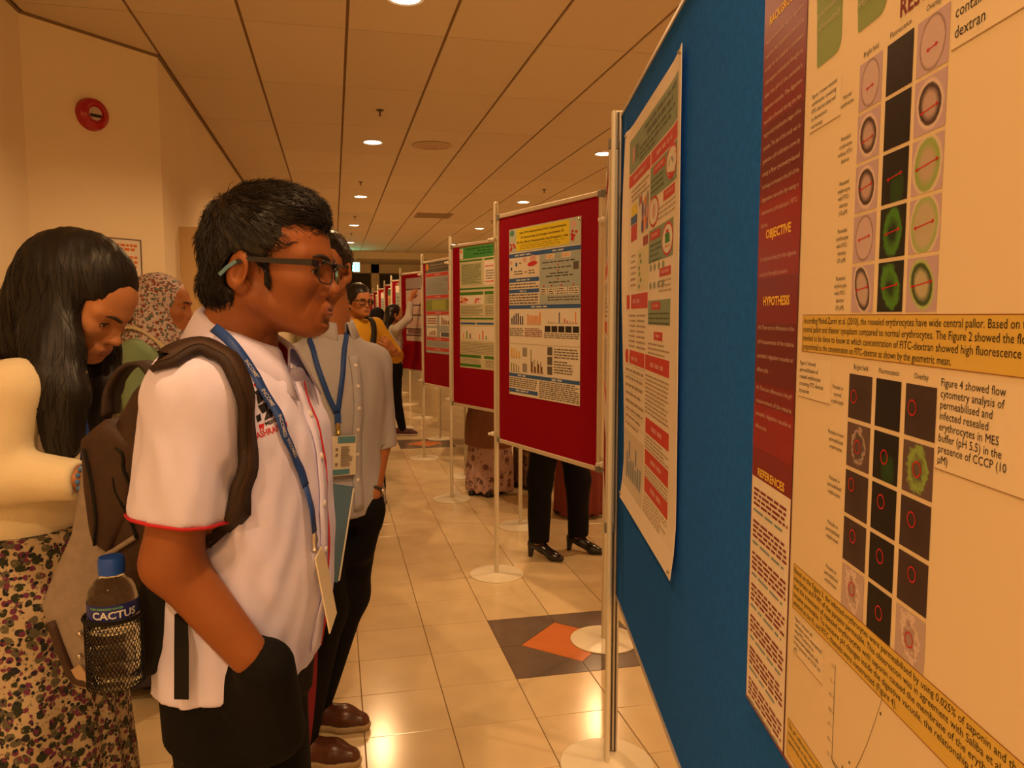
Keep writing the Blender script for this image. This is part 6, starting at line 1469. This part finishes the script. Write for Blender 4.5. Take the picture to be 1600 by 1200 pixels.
S.chain([W3((-.025, -.058, .02)), L3(88, 545, 1.505), L3(98, 620, 1.475), L3(98, 690, 1.468), L3(92, 722, 1.465)], [.048, .050, .046, .030, .010], k=.03, flat=((0, 1, 0), .6))
S.chain([L3(70, 520, 1.53), L3(78, 590, 1.49), L3(92, 660, 1.47)], [.05, .042, .025], k=.03)
S.chain([W3((.01, .066, .0)), L3(160, 545, 1.66), L3(166, 600, 1.64), L3(150, 660, 1.63), L3(140, 690, 1.63)], [.035, .032, .030, .022, .008], k=.02)
S.warp(lambda X, Y, Z: .0009*np.sin(300*X+5*np.sin(5*Z)+150*Y)+.0012*np.sin(120*X-60*Y+3*np.sin(4*Z)+1)+.0006*np.sin(520*X+20*Z))
S.build('hair', mat('long_black_hair', (.009, .007, .006), .46, spec=.35), r3)
V, F = strands(S, 1500, .11, 8, lambda p: np.stack([(p[:, 0]-t3[0])*.0, (p[:, 1]-t3[1])*.25, np.full(len(p), -1.)], 1), .0007, .0015); mesh_np('hair_strands', V, F, MATS['long_black_hair'], r3, True)['kind'] = 'stuff'
# neckline, lanyard, bracelet and pen
lan3 = thing('lanyard', 'blue lanyard hanging from the long-haired girl\'s neck', 'lanyard', r3.location[:], -YAW)
PP = np.array([L3(128, 640, 1.56), L3(131, 665, 1.56), L3(133, 690, 1.56), L3(132, 720, 1.555)]); MB().ribbon(catmull(PP, 4), [(.5, -.85, 0)]*13, .016, .0015).build('strap', LANY, lan3, 'all')
br = thing('bracelet', 'blue bead bracelet on the long-haired girl\'s wrist', 'bracelet', r3.location[:], -YAW)
for k in range(14): a = 2*math.pi*k/14; c = J3['wr']+np.array((.008, math.cos(a)*.030, math.sin(a)*.028)); MB().lathe([(.001, -.005), (.0045, -.002), (.0045, .002), (.001, .005)], c=c, n=8).build('bead', mat('bead_blue', (.06, .16, .40), .3), br, True)
nb_ = thing('notebook', 'small notebook in the long-haired girl\'s hands', 'notebook', (*uv2w(*q(165, 735, 1.56)[:2]), q(165, 742, 1.56)[2]), -YAW)
MB().box(-.05, -.09, 0, .08, .09, .003).build('cover', mat('notebook_cover', (.30, .10, .08), .5), nb_); MB().box(-.048, -.088, .003, .078, .088, .012).build('pages', W_, nb_)

# ================================================================== background people
DRK = mat('black_shoe', (.012, .010, .009), .35); SKM = skin_of('medium', (.38, .14, .045)); SKL = MATS['skin_light']; YLW = mat('yellow_shirt', (.62, .34, .02), .85, bump=.2, bs=600); BLKT = M['black']
def bg_person(x, y, heading, H, label): return thing('person', label, 'person', (x, y, 0), heading)
# --- 4. woman in the printed headscarf, green top, small patterned backpack
ux, vy = q(238, 500, 3.0)[:2]; wx, wy = uv2w(ux, vy)
r4 = bg_person(wx, wy, -YAW+.15, 1.58, 'woman in a floral headscarf and green top facing the wall cabinet'); H4 = 1.60
J4 = joints(H4, el=(-.02, .21, 1.04), er=(.0, -.215, 1.04), wl=(.17, .14, .98), wr=(.18, -.13, .98)); t4 = J4['head']; R4 = rot_head(0, .02)
GRT = mat('green_top', (.20, .30, .17), .85, bump=.2, bs=600)
figure(r4, J4, H4, 0, R4, t4, SKM, GRT, mat('dark_skirt', (.05, .04, .05), .9), hres=.006, bres=.014, cres=.011, female=True, sleeve=.95, hem=.80, skirt=(.17, .14, .24, .22, .05), hands=[hand_sdf(J4['wl'], (1, -.3, 0), (0, -.3, 1), 1, .6, .85, .006), hand_sdf(J4['wr'], (1, .3, 0), (0, .3, 1), -1, .6, .85, .006)],
       ears=False, narrow=.95, hs=.96, foldseed=41, shoes=[((np.array((0, .09, 0)), 0, DRK), dict(kind='flat', L=.24)), ((np.array((0, -.09, 0)), 0, DRK), dict(kind='flat', L=.24))])
hijab(r4, R4, t4, J4, SCARF, .98, .008, .17)
bp4 = thing('backpack', 'cream floral drawstring backpack on the woman in the headscarf', 'backpack', r4.location[:], r4.rotation_euler[2])
S = Sdf((-.42, -.22, .85), (.0, .22, 1.40), .009); S.ell((-.215, 0, 1.12), (.085, .15, .20), k=.02); S.ell((-.20, 0, 1.02), (.10, .155, .12), k=.03); S.cap((-.20, 0, 1.26), (-.19, 0, 1.335), .06, .075, k=.02); S.warp(folds(51, .008, 34)); S.build('bag_body', PACKP, bp4)
MB().tube([(-.20+.066*math.cos(a), .066*math.sin(a), 1.285) for a in np.linspace(0, 6.1, 18)], .007, 6, closed=True).build('drawstring', mat('cord_cream', (.58, .48, .32), .8), bp4, 'all')
for y in (-1, 1): MB().ribbon(catmull([(-.16, y*.06, 1.30), (-.11, y*.085, 1.385), (-.03, y*.10, 1.405), (.06, y*.105, 1.34), (.10, y*.105, 1.22)], 4), [(-.7, y*.5, .3)]*4+[(-.3, y*.3, 1)]*4+[(.2, y*.3, .9)]*4+[(1, y*.4, .2)]*5, .035, .006).build('shoulder_strap', mat('cord_cream', (.58, .48, .32), .8), bp4, 'all')
# --- 5. man in yellow
wx, wy = uv2w(*q(556, 500, 5.85)[:2]); r5 = bg_person(wx, wy, -YAW-.75, 1.68, 'smiling man in yellow shirt with glasses, farther down the walkway'); H5 = 1.68
J5 = joints(H5, el=(.06, .33, 1.14), er=(.0, -.24, 1.10), wl=(.24, .16, 1.20), wr=(.20, -.05, 1.02)); t5 = J5['head']; R5 = rot_head(-.05, .03)
figure(r5, J5, H5, 0, R5, t5, SKL, YLW, BLKT, hres=.006, bres=.015, cres=.013, sleeve=.80, hem=.72, rows=[(z, x, y, w_+.02*(z < 1), d+.02*(z < 1)) for z, x, y, w_, d in torso_rows(H5, z0=.8)]+[(.68, 0, 0, .185, .15)], hands=[hand_sdf(J5['wl'], (.1, -.6, .5), (-1, 0, 0), 1, .5, 1, .007), hand_sdf(J5['wr'], (.3, 1, .1), (-1, .2, 0), -1, .6, 1, .007)],
       mouth=.004, foldseed=61, hs=1.0, shoes=[((J5['al'], .15, DRK), dict(kind='flat')), ((J5['ar'], -.1, DRK), dict(kind='flat'))])
S = Sdf((-.11, -.12, 1.44), (.17, .12, 1.76), .007); W5 = lambda p: t5+R5@np.array(p)
S.ell(W5((.0, 0, .060)), (.108, .088, .096), R5); S.ell(W5((-.03, 0, .01)), (.075, .086, .08), R5, k=.02); S.ell(W5((.126, 0, -.035)), (.07, .2, .094), R5, k=.008, op='-'); S.ell(W5((.08, 0, -.045)), (.08, .2, .08), R5, k=.008, op='-'); S.warp(folds(62, .003, 60)); S.build('hair', HAIR, r5)
glasses(r5, R5, t5, 'dark rectangular glasses worn by the man in yellow', FRM, LENS)
bs = thing('shoulder_bag', 'dark bag strap and bag worn across the man in yellow', 'bag', r5.location[:], r5.rotation_euler[2])
MB().ribbon(catmull([(-.10, .14, 1.34), (-.02, .125, 1.435), (.08, .10, 1.38), (.155, .03, 1.22), (.165, -.08, 1.04)], 5), [(-1, 0, .3)]*3+[(-.2, .1, 1)]*5+[(.7, .1, .6)]*5+[(1, 0, .1)]*8, .05, .008).build('strap', mat('bag_dark', (.02, .016, .014), .7), bs, 'all')
S = Sdf((-.32, -.22, .95), (-.08, .22, 1.42), .012); S.ell((-.19, 0, 1.18), (.085, .15, .21)); S.build('bag_body', mat('bag_dark', (.02, .016, .014), .7), bs)
# --- 6. long-haired girl seen from behind, pointing
wx, wy = uv2w(*q(613, 600, 9.3)[:2]); r6 = bg_person(wx, wy, -YAW+.55, 1.58, 'girl with long dark hair seen from behind, pointing at a poster'); H6 = 1.58
J6 = joints(H6, er=(.13, -.21, 1.42), wr=(.17, -.19, 1.66), el=(-.03, .21, 1.02), wl=(.03, .20, .82), al=(-.04, .10, .07), ar=(.10, -.07, .07)); t6 = J6['head']; R6 = rot_head(-.1, .0)
figure(r6, J6, H6, 0, R6, t6, SKL, mat('grey_blouse', (.46, .43, .38), .9, bump=.2, bs=500), BLKT, hres=.008, bres=.017, cres=.015, female=True, sleeve=.9, hem=.90, hs=.96, foldseed=71, pant=(.095, .066, .052), hands=[hand_sdf(J6['wr'], (.5, 0, .8), (0, 1, 0), -1, .1, .9, .008), hand_sdf(J6['wl'], (.1, 0, -1), (0, -1, 0), 1, .5, .9, .008)],
       shoes=[((J6['al'], -.5, mat('maroon_sneaker', (.07, .018, .022), .6)), dict(kind='sneaker', sole=mat('pale_sole', (.40, .34, .27), .6), L=.25)), ((J6['ar'], -.6, mat('maroon_sneaker', (.07, .018, .022), .6)), dict(kind='sneaker', sole=mat('pale_sole', (.40, .34, .27), .6), L=.25))])
long_hair(r6, R6, t6, J6, .30, HAIR, .95, .012)
# --- 7. dark-haired woman beside her
wx, wy = uv2w(*q(590, 600, 10.1)[:2]); r7 = bg_person(wx, wy, -YAW+1.35, 1.55, 'person with a dark head covering between the man in yellow and the pointing girl'); H7 = 1.55
J7 = joints(H7); t7 = J7['head']; R7 = rot_head(-.4, .1)
figure(r7, J7, H7, 0, R7, t7, SKL, mat('dark_blouse', (.03, .028, .035), .9), BLKT, hres=.009, bres=.018, cres=.016, female=True, sleeve=.95, hem=.70, hs=.96, foldseed=81, skirt=(.17, .14, .22, .20, .05), ears=False)
hijab(r7, R7, t7, J7, mat('black_scarf', (.012, .011, .013), .85), .97, .012, .12)
# --- 8. woman in trousers and heels behind the nearest red board
h8 = -.75; r8 = bg_person(1.30, 4.42, h8, 1.60, 'woman in black trousers and black heeled shoes behind the nearest red board'); H8 = 1.60
def loc8(px, py, z=0.): p_ = q(px, py, 4.4); d8 = Vector((sy_*1, cy_*1, 0)); a, b = (px-800)/FPX, (600-py)/FPX; t_ = EYE/(sp_-b*cp_); x_, y_ = uv2w(t_*a, t_*(cp_+b*sp_)); w_ = rotz(-h8)@np.array((x_-1.30, y_-4.42, 0)); w_[2] = z; return w_
J8 = joints(H8, al=loc8(903, 862, .12), ar=loc8(842, 872, .12), kl=loc8(903, 866, .47), kr=loc8(842, 872, .47), hl=(0, .10, .86), hr=(0, -.10, .86)); J8['kl'][:2] *= .95; J8['kr'][:2] *= .95; t8 = J8['head']; R8 = rot_head(0, .05)
figure(r8, J8, H8, 0, R8, t8, SKM, mat('maroon_blouse', (.20, .03, .04), .9), BLKT, hres=.009, bres=.014, cres=.012, female=True, sleeve=.95, hem=.78, hs=.96, foldseed=91, pant=(.108, .078, .066), ears=False, shoes=[((J8['al'], .05, mat('black_patent', (.010, .009, .009), .18, spec=.6)), dict(kind='heel', L=.26)), ((J8['ar'], -.05, mat('black_patent', (.010, .009, .009), .18, spec=.6)), dict(kind='heel', L=.26))])
hijab(r8, R8, t8, J8, mat('wine_scarf', (.16, .03, .05), .85), .97, .012, .2)
# --- 9..11 women in long skirts behind the boards
BATIK = pattern_mat('batik_pink', (.46, .30, .27), [((.16, .08, .07), .6, .45), ((.30, .18, .16), 1.2, .4), ((.55, .40, .34), 1.6, .3)], 28); BATIK2 = pattern_mat('batik_brown', (.16, .09, .05), [((.30, .18, .10), .8, .4), ((.06, .035, .025), 1.2, .4)], 24)
def robed(x, y, heading, H, label, top, skirt, scarf, seed, hem, sk=(.17, .145, .20, .19, .03)):
    r = bg_person(x, y, heading, H, label); J = joints(H, wl=(.16, .14, .95*H/1.6), wr=(.16, -.14, .95*H/1.6)); t = J['head']; R = rot_head(0, .1)
    rows = torso_rows(H, female=True)+[(hem-.02, 0, 0, .20, .17), (.62, 0, 0, .185, .155)] if hem < .6 else None
    figure(r, J, H, 0, R, t, SKM, top, skirt, hres=.009, bres=.018, cres=.014, female=True, sleeve=.95, hem=hem, rows=rows, hs=.96, foldseed=seed, skirt=(*sk[:4], sk[4]), ears=False, tunic=dict(name='tunic'), shoes=[((np.array((.02, .08, 0)), 0, DRK), dict(kind='flat', L=.24)), ((np.array((.02, -.08, 0)), 0, DRK), dict(kind='flat', L=.24))])
    hijab(r, R, t, J, scarf, .97, .013, .22); return r
robed(1.23, 6.14, -2.3, 1.58, 'woman in brown tunic and pink batik skirt behind the green poster board', mat('brown_tunic', (.20, .085, .042), .9, bump=.2, bs=400), BATIK, mat('brown_scarf', (.12, .06, .045), .85), 101, .40)
robed(1.66, 6.30, -2.6, 1.56, 'woman in dark brown patterned skirt behind the nearest red board\'s left half', mat('dark_brown_tunic', (.09, .05, .03), .9), BATIK2, mat('tan_scarf', (.30, .20, .12), .85), 111, .72)
robed(1.74, 5.30, 2.2, 1.58, 'woman in long dark red robe behind the woman in heels', mat('red_robe', (.16, .028, .018), .9, bump=.2, bs=400), mat('red_robe_skirt', (.16, .028, .018), .9, bump=.2, bs=400), mat('dark_red_scarf', (.10, .02, .02), .85), 121, .5)
robed(1.66, 8.6, -2.0, 1.55, 'person in black robe behind the grey poster board', M['black'], M['black'], mat('black_scarf', (.012, .011, .013), .85), 131, .6)
robed(1.62, 8.05, 2.6, 1.55, 'woman in dark plum skirt standing behind the green poster board', mat('plum_tunic', (.10, .03, .03), .9), mat('plum_skirt', (.10, .035, .03), .9), mat('plum_scarf', (.08, .03, .04), .85), 141, .7)
